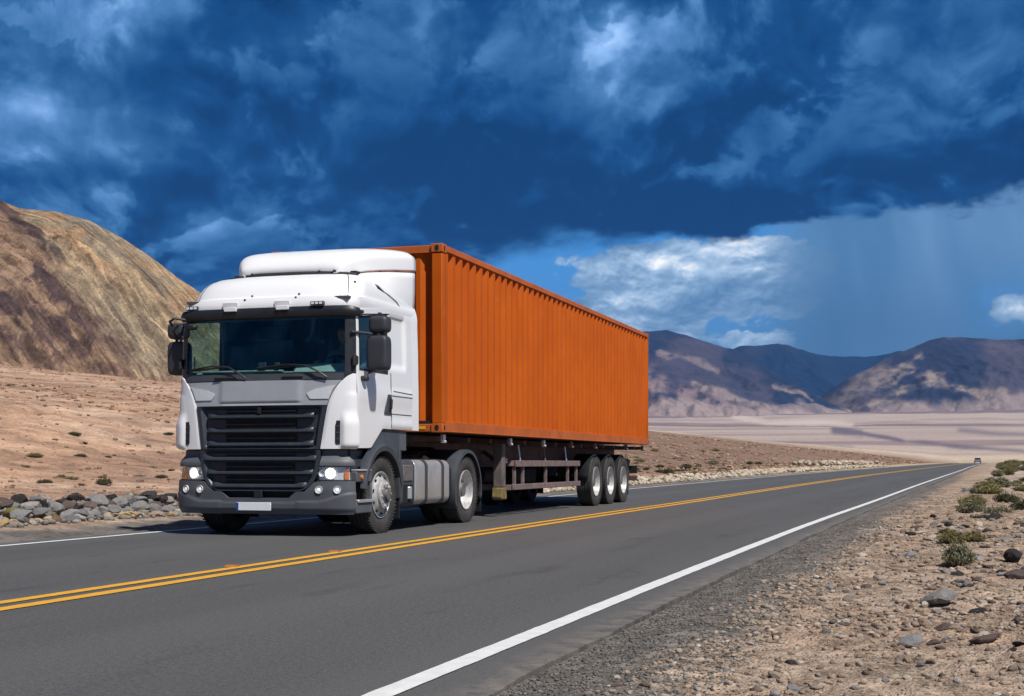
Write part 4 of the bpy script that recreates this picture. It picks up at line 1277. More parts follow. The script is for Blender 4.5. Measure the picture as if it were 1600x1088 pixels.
# --- windscreen, its black surround, wipers and visor band
SW = sv(0.150)
GX = [-1.055, -0.98, -0.7, -0.35, 0, 0.35, 0.7, 0.98, 1.055]
def scr_mask_mb():
    ss_ = [-SW, -sv(0.09)] + [sx(x) for x in GX] + [sv(0.09), SW]
    zz_ = [1.842, 1.88, 1.935, 1.975, 2.15, 2.35, 2.52, 2.585, 2.63, 2.70]
    n, m_ = len(ss_), len(zz_)
    def fn(u, w): return (ss_[round(u * (n - 1))], zz_[round(w * (m_ - 1))], 0.002)
    def mask(i, j):
        return not (2 <= i < n - 3 and 2 <= j < 7)
    return patch_mb(fn, n - 1, m_ - 1, False, 0.03, mask)
build('windscreen_frame', scr_mask_mb(), M['black'], truck, smooth=40)
patch('windscreen', rect(-sx(1.062), sx(1.062), 1.930, 2.590, -0.012), 40, 16, M['windscreen_glass'], rim=0)
vis = lambda u, w: (-sv(0.20) + 2 * sv(0.20) * u, 2.592 + (2.69 + 0.022 * sm(0.0, 0.07, min(u, 1 - u)) - 2.592) * w, 0.030 + 0.018 * math.sin(PI * w))
patch('visor_band', vis, 60, 6, M['black'], rim=0.05)
patch('scuttle_panel', lambda u, w: (-sx(1.045) + 2 * sx(1.045) * u, 1.845 + 0.075 * w, 0.010), 40, 4, M['plastic'], rim=0.02)
for x0, x1, xt in ((-0.18, -0.42, -1.0), (0.86, 0.60, -0.05)):
    w_ = MB()
    a = skin(sx(x0), 1.865, 0.03); b = skin(sx(x1), 2.005, 0.045); c_ = skin(sx((x1 * 1.6 + xt) / 2.6), 2.022, 0.045); d_ = skin(sx(xt), 1.985, 0.035)
    w_.tube([a, a * 0.6 + b * 0.4 + Vector((0, -0.02, 0.015)), b, c_, c_ * 0.4 + d_ * 0.6, d_], [0.013, 0.012, 0.012, 0.010, 0.009, 0.006], 6)
    wp = build('wiper', w_, M['black'], truck)
    w_ = MB().beam(c_ + Vector((0.20, 0.01, -0.012)), d_ + Vector((0, 0.01, -0.01)), 0.014, 0.024)
    build('wiper_blade', w_, M['seam'], wp)
for x in (-0.48, 0.42):
    hs = MB().box((x, skin(sx(x), 1.885, 0.02).y, 1.882), (0.27, 0.03, 0.022))
    build('step_grip', hs, M['seam'], truck, bevel=0.008)

# --- roof cap
RZ = [2.690, 2.72, 2.78, 2.835, 2.850, 2.862, 2.90, 2.96, 3.03, 3.09, 3.135, 3.165, 3.182, 3.190]
RW = [1.140, 1.150, 1.152, 1.150, 1.140, 1.132, 1.128, 1.115, 1.085, 1.045, 0.985, 0.90, 0.76, 0.40]
RF = [0.045, 0.040, 0.048, 0.075, 0.110, 0.150, 0.168, 0.200, 0.255, 0.330, 0.430, 0.560, 0.760, 1.10]
rows = []
for z, W, F in zip(RZ, RW, RF):
    D = 0.34 - 0.03 if z < 2.84 else 0.42
    row = []
    n = 3.0 if z > 2.84 else 3.3
    for i in range(-30, 31):
        a = PI / 2 * abs(i) / 30
        x = W * math.sin(a) ** (2 / n); v = F + D * (1 - max(0, math.cos(a)) ** (2 / n))
        row.append(Vector((x if i >= 0 else -x, v, z)))
    row = [Vector((-W, 2.02, z)), Vector((-W, 1.4, z)), Vector((-W, 1.0, z))] + row + [Vector((W, 1.0, z)), Vector((W, 1.4, z)), Vector((W, 2.02, z))]
    rows.append(row)
mb = MB().grid(rows)
top = [Vector((p.x * 0.2, max(p.y, 1.2), 3.192)) for p in rows[-1]]
mb.grid([rows[-1], top])
roof = build('roof', mb, M['white'], truck, smooth=32)
# seam between the front cap and the sides of the roof
for sg in (1, -1):
    sm_ = MB(); pts = []
    for z, W, F in list(zip(RZ, RW, RF))[4:12]:
        a = PI / 2 * 0.62; D = 0.42
        pts.append(Vector((sg * (W * math.sin(a) ** (2 / 3.0) + 0.001), F + D * (1 - math.cos(a) ** (2 / 3.0)) - 0.001, z)))
    sm_.tube(pts, 0.0045, 5)
    build('seam', sm_, M['seam'], roof)
    sm_ = MB()
    pts2 = [Vector((sg * x, v, z)) for x, v, z in ((1.10, 0.95, 3.02), (1.125, 1.25, 2.955), (1.135, 1.45, 2.90), (1.140, 1.62, 2.80))]
    sm_.tube(pts2, 0.005, 5)
    build('seam', sm_, M['seam'], roof)
for i, (x, z) in enumerate([(-0.92, 2.80), (-0.25, 2.815), (0.42, 2.825), (0.42, 2.875), (-0.20, 2.87), (0.95, 2.83), (1.02, 3.03)]):
    y = float(np.interp(z, RZ, RF)) + 0.02
    s_ = abs(x) / float(np.interp(z, RZ, RW)); a = math.asin(min(1, s_) ** (3.0 / 2)); y = float(np.interp(z, RZ, RF)) + 0.40 * (1 - math.cos(a) ** (2 / 3.0))
    build('bolt_cap', MB().cyl((x, y + 0.006, z), (x, y - 0.010, z), 0.013, 8), M['seam'], roof)
for x in (-0.43, 0.26):
    y = 0.045
    bk = build('visor_bracket', MB().box((x, 0.040, 2.745), (0.20, 0.03, 0.085)), M['bracket'], truck, bevel=0.006)
    build('bracket_plate', MB().box((x + 0.02, 0.0, 2.70), (0.16, 0.03, 0.05)), M['plate_white'], bk, bevel=0.005)
for x, sg in ((-0.98, -1), (0.72, 1)):
    y = 0.045 if sg > 0 else 0.10
    ml = build('marker_lamp', MB().box((x, y - 0.008, 2.742), (0.17, 0.05, 0.045)), M['plastic'], truck, bevel=0.006)
    for k in (-1, 0, 1):
        build('lens', MB().box((x + 0.052 * k, y - 0.036, 2.742), (0.034, 0.008, 0.026)), M['plate_white'], ml)

# --- roof air deflector
DV = [0.72, 0.78, 0.86, 0.97, 1.12, 1.32, 1.55, 1.78, 1.95, 2.045]
DT = [3.215, 3.330, 3.420, 3.490, 3.535, 3.572, 3.602, 3.628, 3.640, 3.622]
DW = [0.60, 0.68, 0.75, 0.82, 0.89, 0.97, 1.05, 1.105, 1.14, 1.145]
DB = [3.190, 3.195, 3.205, 3.225, 3.255, 3.285, 3.315, 3.340, 3.360, 3.365]
rows = []
for v, zt, W, zb in zip(DV, DT, DW, DB):
    row = [Vector((-W, v, zb))]
    for i in range(-20, 21):
        a = PI / 2 * i / 20
        row.append(Vector((W * (abs(math.sin(a)) ** (2 / 5.5)) * (1 if i >= 0 else -1), v, zb + 0.02 + (zt - zb - 0.02) * (math.cos(a) ** (2 / 5.5)))))
    row.append(Vector((W, v, zb)))
    rows.append(row)
mb = MB().grid(rows)
dfl = build('air_deflector', mb, M['white'], truck, smooth=40)
build('deflector_base', MB().span((-0.93, 1.10, 2.95), (0.93, 2.0, 3.235)), M['white'], truck, bevel=0.03)
build('deflector_gap', MB().span((-0.84, 0.86, 3.0), (0.84, 1.0, 3.23)), M['void'], truck)
dfl.modifiers.new('thickness', 'SOLIDIFY').thickness = -0.012
gap = MB().tube([(-0.86, 0.80, 3.18), (-0.4, 0.70, 3.205), (0.1, 0.70, 3.205), (0.5, 0.72, 3.20), (0.86, 0.82, 3.18)], 0.022, 6)
build('seal_strip', gap, M['seam'], truck)
for x in (0.42, 0.62, -0.5): build('rivet', MB().cyl((x, 0.73, 3.215), (x, 0.69, 3.215), 0.016, 8), M['seam'], dfl)
for sg in (1, -1):
    P = []
    for i in range(13):
        v = 0.92 + (2.05 - 0.92) * i / 12
        zb = float(np.interp(v, [0.92, 1.35, 1.62, 1.75, 2.05], [3.05, 2.90, 2.84, 2.80, 2.76])); zt = float(np.interp(v, DV, DB)) - 0.010
        xw = float(np.interp(v, DV, DW)) - 0.004
        row = []
        for k in range(7):
            t = k / 6
            row.append((sg * (1.118 + (xw - 1.118) * t + 0.012 * math.sin(PI * t)), v, zb + (zt - zb) * t))
        P.append(row)
    q = build('deflector_skirt', MB().grid(P), M['white'], truck, smooth=40)
    q.modifiers.new('thickness', 'SOLIDIFY').thickness = 0.012 * sg
ant = MB(); ant.cyl((-0.80, 0.45, 2.99), (-0.80, 0.47, 3.10), 0.008, 6); build('aerial', ant, M['seam'], truck)

# --- mirrors
def pod(c, s, r=0.35, n=12, taper=0.85):
    """rounded mirror housing: superellipsoid, flatter towards the glass"""
    P = []
    for i in range(n * 2 + 1):
        th = -PI / 2 + PI * i / (2 * n)
        row = []
        for j in range(4 * n):
            ph = 2 * PI * j / (4 * n)
            e = r
            f = lambda q: math.copysign(abs(q) ** e, q)
            x = f(math.cos(th)) * f(math.cos(ph)); y = f(math.cos(th)) * f(math.sin(ph)); z = f(math.sin(th))
            row.append((c[0] + x * s[0] / 2, c[1] + y * s[1] / 2, c[2] + z * s[2] / 2))
        P.append(row)
    return MB().grid(P, closed=True)
for sg in (1, -1):
    xo = 1.345
    mm = build('wing_mirror', pod((sg * xo, 0.40, 2.165), (0.265, 0.20, 0.42)), M['mirror_shell'], truck, smooth=60)
    build('mirror_glass', MB().box((sg * xo, 0.497, 2.165), (0.20, 0.008, 0.34)), M['reflector'], mm, bevel=0.003)
    m2 = build('wide_angle_mirror', pod((sg * (xo + 0.015), 0.40, 2.505), (0.245, 0.20, 0.205), 0.5), M['mirror_shell'], truck, smooth=60)
    build('mirror_glass', MB().box((sg * (xo + 0.015), 0.497, 2.505), (0.18, 0.008, 0.14)), M['reflector'], m2, bevel=0.003)
    ar = MB()
    ar.tube([(sg * 1.12, 0.10, 2.40), (sg * 1.18, 0.20, 2.40), (sg * 1.32, 0.38, 2.388)], 0.017, 8)
    ar.cyl((sg * 1.27, 0.40, 2.36), (sg * 1.27, 0.40, 2.43), 0.018, 8); ar.cyl((sg * 1.39, 0.40, 2.36), (sg * 1.39, 0.40, 2.43), 0.018, 8)
    ar.tube([(sg * 1.33, 0.39, 1.98), (sg * 1.22, 0.34, 1.93), (sg * 1.20, 0.30, 1.875)], 0.018, 8)
    build('mirror_arm', ar, M['mirror_shell'], truck)
    build('mirror_joint', pod((sg * 1.205, 0.30, 1.865), (0.10, 0.10, 0.065), 0.6, 6), M['mirror_shell'], truck, smooth=60)
    hgx = MB().prism([(0.085, 2.00), (0.20, 2.03), (0.20, 2.12), (0.085, 2.14)], 0, sg * 1.14, sg * 1.175)
    build('mirror_bracket', hgx, M['seam'], truck, bevel=0.01)
ar = MB()       # front and kerb mirrors hang from the far top corner of the screen
ar.tube([(-1.05, 0.04, 2.60), (-1.16, -0.02, 2.62), (-1.25, 0.02, 2.585), (-1.36, 0.25, 2.56)], 0.016, 8)
ar.tube([(-1.02, 0.02, 2.56), (-1.10, -0.03, 2.54), (-1.22, 0.04, 2.47), (-1.34, 0.3, 2.43)], 0.016, 8)
build('mirror_arm', ar, M['mirror_shell'], truck)
build('kerb_mirror', pod((-0.93, -0.03, 2.50), (0.17, 0.09, 0.07), 0.7, 6), M['black'], truck, smooth=60)
bb = MB()
for v in (0.29, 0.83): bb.add(pod((1.168, v, 2.655 + 0.05 * (v - 0.29)), (0.05, 0.07, 0.04), 0.6, 5).v, pod((0, 0, 0), (1, 1, 1), 0.6, 5).f)
bb.tube([(1.175, 0.22, 2.615), (1.175, 0.8, 2.675), (1.175, 1.09, 2.705)], 0.010, 6)
build('rain_gutter', bb, M['seam'], truck)

# --- lower sides: step, wheel arch, skirt, mud flap
FA = (0.96, 0.475)
for sg in (1, -1):
    st = MB()
    st.span((sg * 0.80, 0.15, 0.270), (sg * 1.175, 0.60, 0.395))
    st.span((sg * 0.80, 0.15, 0.640), (sg * 1.172, 0.60, 0.765))
    st.span((sg * 1.06, 0.565, 0.395), (sg * 1.170, 0.60, 0.640))
    sp_ = build('step_unit', st, M['plastic_grey'], truck, bevel=0.012)
    build('step_recess', MB().span((sg * 0.78, 0.16, 0.40), (sg * 0.92, 0.56, 0.64)), M['void'], sp_)
    build('step_tread', MB().span((sg * 0.93, 0.155, 0.395), (sg * 1.195, 0.605, 0.432)), M['alloy'], sp_, bevel=0.008)
    build('step_lip', MB().span((sg * 1.02, 0.155, 0.767), (sg * 1.182, 0.56, 0.792)), M['silver'], sp_, bevel=0.006)
    q = MB().cyl((sg * 1.165, 0.28, 0.70), (sg * 1.190, 0.28, 0.70), 0.026, 12)
    build('side_marker', q, M['orange_lens'], sp_, bevel=0.004)
    # arch plate: from the tyre opening out to the edge of the white bodywork
    P = []
    cen = Vector((FA[0], FA[1]))
    N = 44
    def outer(a):
        d = Vector((math.cos(a), math.sin(a)))
        best = 9.0
        # limits: front vertical v=.30, rear v=1.60, top z=1.283, front slope, floor z=.30
        for (nx, nz, lim) in ((-1, 0, -0.30), (1, 0, 1.50), (0, 1, 1.283), (-0.565, 0.825, 0.553)):
            den = d.x * nx + d.y * nz
            if den > 1e-4:
                t_ = (lim - (cen.x * nx + cen.y * nz)) / den
                if t_ > 0: best = min(best, t_)
        return max(best, 0.575)
    rowi, rowl, rowm, rowo, rowb = [], [], [], [], []
    for i in range(N + 1):
        a = R(172) + (R(14) - R(172)) * i / N
        ro = outer(a)
        for row, r_, x_ in ((rowb, 0.535, 1.02), (rowi, 0.54, 1.185), (rowl, 0.60, 1.192), (rowm, 0.635, 1.162), (rowo, max(ro, 0.64), 1.150)):
            row.append((sg * x_, FA[0] + r_ * math.cos(a), FA[1] + r_ * math.sin(a)))
    wa = build('wheel_arch', MB().grid([rowb, rowi, rowl, rowm, rowo]), M['plastic'], truck, smooth=40)
    lin = []
    for i in range(N + 1):
        a = R(190) + (R(-8) - R(190)) * i / N
        lin.append([(sg * x_, FA[0] + 0.56 * math.cos(a), FA[1] + 0.56 * math.sin(a)) for x_ in (0.70, 1.10)])
    build('arch_liner', MB().grid(lin), M['void'], truck)
    build('mud_flap', MB().span((sg * 0.84, 1.475, 0.16), (sg * 1.155, 1.50, 0.92)), M['black'], truck, bevel=0.004)
    build('mud_flap_frame', MB().span((sg * 1.10, 1.455, 0.42), (sg * 1.172, 1.515, 1.02)), M['plastic'], truck, bevel=0.008)
    build('cab_skirt', MB().span((sg * 0.6, 1.40, 1.02), (sg * 1.148, 1.74, 1.281)), M['plastic_grey'], truck, bevel=0.01)
    build('lower_corner', MB().span((sg * 0.80, 0.13, 0.80), (sg * 1.10, 0.50, 1.03)), M['plastic'], truck, bevel=0.02)

# --- fuel tank, locker, frame, rear mudguards
def rrect(y0, y1, z0, z1, r, n=5):
    out = []
    for (cx_, cz_, a0) in ((y1 - r, z1 - r, 0), (y0 + r, z1 - r, 90), (y0 + r, z0 + r, 180), (y1 - r, z0 + r, 270)):
        for k in range(n + 1):
            a = R(a0 + 90 * k / n); out.append((cx_ + r * math.cos(a), cz_ + r * math.sin(a)))
    return out
for sg in (1, -1):
    pr = rrect(0.60, 1.16, 0.315, 0.905, 0.10)
    if sg < 0: pr = [(-a, b) for a, b in pr]
    tk = build('fuel_tank', MB().prism(pr, 1, 2.02, 3.30), M['tank'], truck, bevel=0.02, smooth=45)
    pr2 = rrect(0.59, 1.172, 0.303, 0.917, 0.106)
    if sg < 0: pr2 = [(-a, b) for a, b in pr2]
    for v in (2.36, 2.98):
        build('tank_strap', MB().prism(pr2, 1, v, v + 0.075), M['tank_strap'], tk, smooth=45)
    build('filler_cap', MB().cyl((sg * 1.02, 2.70, 0.90), (sg * 1.05, 2.70, 0.94), 0.05, 12), M['black'], tk)
    pr3 = rrect(0.60, 1.155, 0.30, 0.91, 0.09)
    if sg < 0: pr3 = [(-a, b) for a, b in pr3]
    lk = build('side_locker', MB().prism(pr3, 1, 1.56, 2.015), M['plastic'], truck, bevel=0.015, smooth=45)
    build('locker_lid', MB().span((sg * 1.145, 1.60, 0.63), (sg * 1.168, 1.92, 0.84)), M['rim_dark'], lk, bevel=0.01)
    build('locker_recess', MB().span((sg * 1.14, 1.62, 0.36), (sg * 1.160, 1.93, 0.585)), M['void'], lk)
    build('air_bottle', MB().cyl((sg * 1.15, 1.80, 0.40), (sg * 1.15, 1.80, 0.56), 0.05, 12), M['alloy'], lk, bevel=0.01)
ch = MB()
for sg in (1, -1):
    ch.span((sg * 0.36, 0.25, 0.58), (sg * 0.44, 5.0, 0.86))
    ch.span((sg * 0.44, 0.25, 0.575), (sg * 0.52, 1.6, 0.60))
for v in (0.3, 1.5, 2.4, 3.4, 4.9): ch.span((-0.36, v, 0.6), (0.36, v + 0.12, 0.84))
ch.span((-0.6, 0.4, 0.42), (0.6, 1.7, 0.58)); ch.span((-0.42, 1.5, 0.5), (0.42, 3.0, 0.9))
build('chassis_frame', ch, M['void'], truck)
ax = MB(); ax.cyl((-0.95, FA[0], 0.475), (0.95, FA[0], 0.475), 0.07, 10); ax.cyl((-0.95, 4.09, 0.475), (0.95, 4.09, 0.475), 0.09, 10); ax.add(pod((0, 4.09, 0.475), (0.5, 0.45, 0.42), 0.8, 6).v, pod((0, 0, 0), (1, 1, 1), .8, 6).f)
build('axle', ax, M['void'], truck)
fw_ = MB().prism([(3.55, 0.98), (4.05, 1.04), (4.75, 1.04), (4.95, 0.90), (4.95, 0.86), (3.55, 0.86)], 0, -0.5, 0.5)
build('fifth_wheel', fw_, M['rust'], truck, bevel=0.01)
ly = MB(); ly.tube([(0.3, 2.06, 1.30), (0.33, 2.45, 1.12), (0.38, 2.9, 1.20)], 0.03, 6); ly.tube([(0.1, 2.06, 1.30), (0.13, 2.5, 1.08), (0.2, 2.95, 1.25)], 0.025, 6)
build('air_hose', ly, M['guard'], truck)
DA = (4.09, 0.475)
for sg in (1, -1):
    P = []
    for i in range(41):
        a = R(206) + (R(-14) - R(206)) * i / 40
        r_ = 0.585
        yy, zz_ = DA[0] + r_ * math.cos(a), DA[1] + r_ * math.sin(a)
        if a > R(150): yy = min(yy, DA[0] - 0.50); 
        P.append([(sg * 0.60, yy, zz_), (sg * 1.13, yy, zz_), (sg * 1.165, yy, zz_ - 0.005), (sg * 1.17, DA[0] + (r_ - 0.05) * math.cos(a), DA[1] + (r_ - 0.05) * math.sin(a)), (sg * 1.10, DA[0] + (r_ - 0.055) * math.cos(a), DA[1] + (r_ - 0.055) * math.sin(a))])
    mg = build('mudguard', MB().grid(P), M['plastic'], truck, smooth=40)
    mg.modifiers.new('thickness', 'SOLIDIFY').thickness = 0.012
    build('mud_flap', MB().span((sg * 0.62, 4.66, 0.14), (sg * 1.15, 4.68, 0.50)), M['black'], truck, bevel=0.004)
    build('mudguard_bracket', MB().span((sg * 0.62, 3.36, 0.40), (sg * 1.12, 3.50, 0.80)), M['black'], truck, bevel=0.02)
    build('bolt', MB().cyl((sg * 0.95, 3.62, 0.80), (sg * 0.95, 3.52, 0.80), 0.035, 10), M['rim_dark'], mg)

# --- wheels: one of each kind, then copies
def wheel(name, kind, Rt, width, parent, loc, sg):
    """axis along x, outer face at x = 0, tyre running inwards"""
    w = width
    prof = [(-w, Rt * 0.62), (-w * 0.99, Rt * 0.72), (-w * 1.0, Rt * 0.86), (-w * 0.96, Rt * 0.965), (-w * 0.90, Rt * 0.995)]
    nr = 4
    for k in range(nr):
        c0 = -w * 0.86 + (w * 0.72) * (k + 0.5) / nr
        prof += [(c0 - 0.020, Rt), (c0 - 0.006, Rt), (c0 - 0.005, Rt - 0.014), (c0 + 0.005, Rt - 0.014), (c0 + 0.006, Rt), (c0 + 0.020, Rt)]
    prof += [(-w * 0.10, Rt * 0.995), (-w * 0.045, Rt * 0.968), (-0.004, Rt * 0.90), (0.0, Rt * 0.80), (-0.006, Rt * 0.70), (-0.022, Rt * 0.635), (-0.03, Rt * 0.60)]
    me = mesh_from(name, *(lambda q: (q.v, q.f))(MB().lathe(prof, 56)), 30)
    ty = link(name, me, M['tyre'], parent)
    # shoulder tread blocks
    tb = MB()
    for i in range(60):
        a = 2 * PI * i / 60
        q = MB().box((-w * 0.07, 0, 0), (w * 0.13, 0.020, 0.012))
        rot = Matrix.Rotation(a, 3, 'X')
        tb.add([rot @ (Vector(p) + Vector((0, 0, Rt * 0.991))) for p in q.v], q.f)
    build('tread_block', tb, M['tyre'], ty, kind='stuff')
    r1 = Rt * 0.605
    if kind == 'front':
        rp = [(-0.05, r1 * 0.97), (-0.012, r1), (-0.010, r1 * 0.965), (-0.035, r1 * 0.93), (-0.040, r1 * 0.86), (-0.012, r1 * 0.74), (0.012, r1 * 0.66), (0.020, r1 * 0.58), (0.020, r1 * 0.52)]
        hub = [(0.020, r1 * 0.62), (0.045, r1 * 0.60), (0.052, r1 * 0.55), (0.050, r1 * 0.36), (0.040, r1 * 0.335), (0.020, r1 * 0.30), (0.022, r1 * 0.27), (0.075, r1 * 0.235), (0.085, r1 * 0.16), (0.085, 0.001)]
        rb, xb, hr, xh = r1 * 0.475, 0.052, r1 * 0.79, -0.022
    else:
        rp = [(-0.05, r1 * 0.97), (-0.012, r1), (-0.010, r1 * 0.965), (-0.05, r1 * 0.93), (-0.12, r1 * 0.885), (-0.165, r1 * 0.84), (-0.172, r1 * 0.78), (-0.160, r1 * 0.60), (-0.158, r1 * 0.42)]
        hub = [(-0.158, r1 * 0.44), (-0.14, r1 * 0.42), (-0.085, r1 * 0.36), (-0.055, r1 * 0.33), (-0.050, r1 * 0.22), (-0.052, 0.001)]
        rb, xb, hr, xh = r1 * 0.56, -0.156, r1 * 0.74, -0.166
    rm = link('rim', mesh_from('rim', *(lambda q: (q.v, q.f))(MB().lathe(rp, 48)), 40), M['rim_steel'], ty)
    hb = MB().lathe(hub, 32)
    link('hub', mesh_from('hub', hb.v, hb.f, 35), M['rim_steel'] if kind == 'front' else M['rim_dark'], ty)
    if kind == 'front':
        hc = MB().lathe([(0.045, r1 * 0.355), (0.060, r1 * 0.35), (0.064, r1 * 0.30), (0.052, r1 * 0.26), (0.090, r1 * 0.245), (0.096, r1 * 0.17), (0.094, 0.001)], 28)
        link('hub_cap', mesh_from('hub_cap', hc.v, hc.f, 35), M['rim_dark'], ty)
    bt = MB(); hl_ = MB()
    for i in range(10):
        a = 2 * PI * i / 10 + 0.1
        bt.cyl((xb - 0.005, rb * math.cos(a), rb * math.sin(a)), (xb + 0.016, rb * math.cos(a), rb * math.sin(a)), 0.013, 6)
    for i in range(10):
        a = 2 * PI * i / 10 + 0.4
        dn = Vector((1, 0, 0))
        c_ = Vector((xh, hr * math.cos(a), hr * math.sin(a)))
        hl_.cyl(c_ - dn * 0.02, c_ + dn * 0.008, 0.021, 10)
    build('wheel_nut', bt, M['rim_steel'] if kind == 'front' else M['rim_dark'], ty, kind='stuff')
    build('hand_hole', hl_, M['void'], ty, kind='stuff')
    ty.location = loc
    if sg < 0: ty.rotation_euler = (0, 0, PI)
    return ty
def copy_tree(o, parent, loc, rz=0.0, label=None):
    c = o.copy(); COL.objects.link(c); c.parent = parent; c.location = loc; c.rotation_euler = (0, 0, rz)
    if label: c['label'] = label
    for ch_ in o.children:
        q = ch_.copy(); COL.objects.link(q); q.parent = c
    return c
wf = wheel('front_wheel', 'front', 0.475, 0.30, truck, (1.145, FA[0], 0.475), 1)
copy_tree(wf, truck, (-1.145, FA[0], 0.475), PI)
wd = wheel('drive_wheel', 'dual', 0.475, 0.27, truck, (1.14, DA[0], 0.475), 1)
copy_tree(wd, truck, (-1.14, DA[0], 0.475), PI)
for sg in (1, -1):       # inner twin tyres
    q = wd.copy(); COL.objects.link(q); q.parent = truck; q.location = (sg * 0.82, DA[0], 0.475); q.rotation_euler = (0, 0, 0 if sg > 0 else PI)

# --- cab interior
it = MB()
it.span((-1.08, 0.30, 1.30), (1.08, 1.95, 1.34)); it.span((-1.08, 1.90, 1.34), (1.08, 1.94, 2.95)); it.span((-1.08, 0.12, 2.80), (1.08, 1.95, 2.83))
it.span((-1.10, 0.15, 2.60), (1.10, 0.45, 2.66))
build('cab_lining', it, M['interior'], truck)
for sg in (1, -1): build('pillar_trim', MB().span((sg * 1.085, 1.085, 1.34), (sg * 1.118, 1.95, 2.80)), M['interior'], truck)
cu = []
for i in range(41):
    t_ = i / 40
    cu.append([(-0.95 + 1.9 * t_, 1.62 + 0.035 * math.sin(t_ * 60), z) for z in (1.9, 2.3, 2.75)])
build('sleeper_curtain', MB().grid(cu), M['interior'], truck)
dsh = MB().prism([(0.16, 1.86), (0.30, 1.97), (0.62, 1.99), (0.70, 1.92), (0.66, 1.50), (0.2, 1.45)], 0, -1.06, 1.06)
db = build('dashboard', dsh, M['dash'], truck, bevel=0.03)
hump = MB().prism([(0.20, 1.93), (0.34, 2.055), (0.55, 2.065), (0.64, 1.98)], 0, 0.28, 0.98)
build('instrument_hood', hump, M['dash'], db, bevel=0.04)
tr_ = MB().span((-0.95, 0.22, 1.965), (0.15, 0.55, 1.985)); build('dash_tray', tr_, M['curtain'], db, bevel=0.01)
for (x, z, w_) in ((-0.10, 2.04, 0.10), (0.10, 2.035, 0.06)):
    build('dash_device', MB().box((x, 0.22, z), (w_, 0.03, 0.07)), M['plastic'], db, bevel=0.006)
for x in (0.56, -0.60):
    se = MB(); se.box((x, 1.10, 1.72), (0.52, 0.52, 0.16)); se.box((x, 1.36, 2.10), (0.50, 0.14, 0.74), Matrix.Rotation(R(-10), 3, 'X')); se.box((x, 1.44, 2.56), (0.28, 0.10, 0.20), Matrix.Rotation(R(-8), 3, 'X'))
    se.box((x, 1.10, 1.50), (0.40, 0.40, 0.32))
    build('seat', se, M['seat'], truck, bevel=0.045)
swc = Vector((0.56, 0.74, 2.05)); rot = Matrix.Rotation(R(38), 3, 'X')
tor = []
for i in range(41):
    a = 2 * PI * i / 40
    tor.append(swc + rot @ Vector((0.225 * math.cos(a), 0.225 * math.sin(a), 0)))
sw = MB().tube(tor, 0.016, 8)
for a in (R(200), R(340), R(270)): sw.cyl(swc, swc + rot @ Vector((0.215 * math.cos(a), 0.215 * math.sin(a), 0)), 0.016, 6)
sw.cyl(swc + rot @ Vector((0, 0, 0.01)), swc + rot @ Vector((0, 0, -0.36)), 0.05, 10)
build('steering_wheel', sw, M['black'], truck)
gh = MB().tube([(-1.0, 0.16, 2.02), (-0.985, 0.15, 2.04), (-0.985, 0.15, 2.14), (-1.0, 0.16, 2.16)], 0.010, 6)
build('grab_handle', gh, M['seam'], truck)

# --- driver
drv = empty('person', (TX, TY, 0), 'driver in a grey-blue shirt holding the steering wheel behind the windscreen', 'person')
def skin_body(name, joints, edges, mat, parent, root=0, sub=2):
    me = bpy.data.meshes.new(name)
    me.from_pydata([j[0] for j in joints], edges, [])
    o = link(name, me, mat, parent)
    o.modifiers.new('skin', 'SKIN')
    sv_ = me.skin_vertices[0].data
    for i, j in enumerate(joints):
        r_ = j[1] if isinstance(j[1], tuple) else (j[1], j[1])
        sv_[i].radius = r_
        sv_[i].use_root = (i == root)
    s = o.modifiers.new('sub', 'SUBSURF'); s.levels = sub; s.render_levels = sub
    return o
hx0 = 0.58
J = [((hx0, 1.16, 1.84), (0.17, 0.13)), ((hx0, 1.19, 1.98), (0.165, 0.12)), ((hx0, 1.20, 2.14), (0.175, 0.12)), ((hx0, 1.18, 2.26), (0.13, 0.09)), ((hx0, 1.14, 2.34), (0.060, 0.062)), ((hx0, 1.11, 2.42), (0.06, 0.065)),
     ((hx0 - 0.19, 1.17, 2.225), 0.072), ((hx0 - 0.27, 1.04, 2.03), 0.052), ((hx0 - 0.20, 0.84, 2.075), 0.036), ((hx0 - 0.185, 0.78, 2.09), 0.028),
     ((hx0 + 0.19, 1.17, 2.225), 0.072), ((hx0 + 0.27, 1.04, 2.03), 0.052), ((hx0 + 0.18, 0.84, 2.075), 0.036), ((hx0 + 0.165, 0.78, 2.09), 0.028),
     ((hx0 - 0.10, 1.10, 1.82), 0.095), ((hx0 - 0.14, 0.74, 1.80), 0.075), ((hx0 - 0.14, 0.66, 1.50), 0.055), ((hx0 - 0.14, 0.58, 1.39), 0.045),
     ((hx0 + 0.10, 1.10, 1.82), 0.095), ((hx0 + 0.14, 0.74, 1.80), 0.075), ((hx0 + 0.14, 0.66, 1.50), 0.055), ((hx0 + 0.14, 0.58, 1.39), 0.045)]
E_ = [(0, 1), (1, 2), (2, 3), (3, 4), (4, 5), (3, 6), (6, 7), (7, 8), (8, 9), (3, 10), (10, 11), (11, 12), (12, 13), (0, 14), (14, 15), (15, 16), (16, 17), (0, 18), (18, 19), (19, 20), (20, 21)]
skin_body('body', J, E_, M['shirt'], drv)
hd_ = MB(); P = []
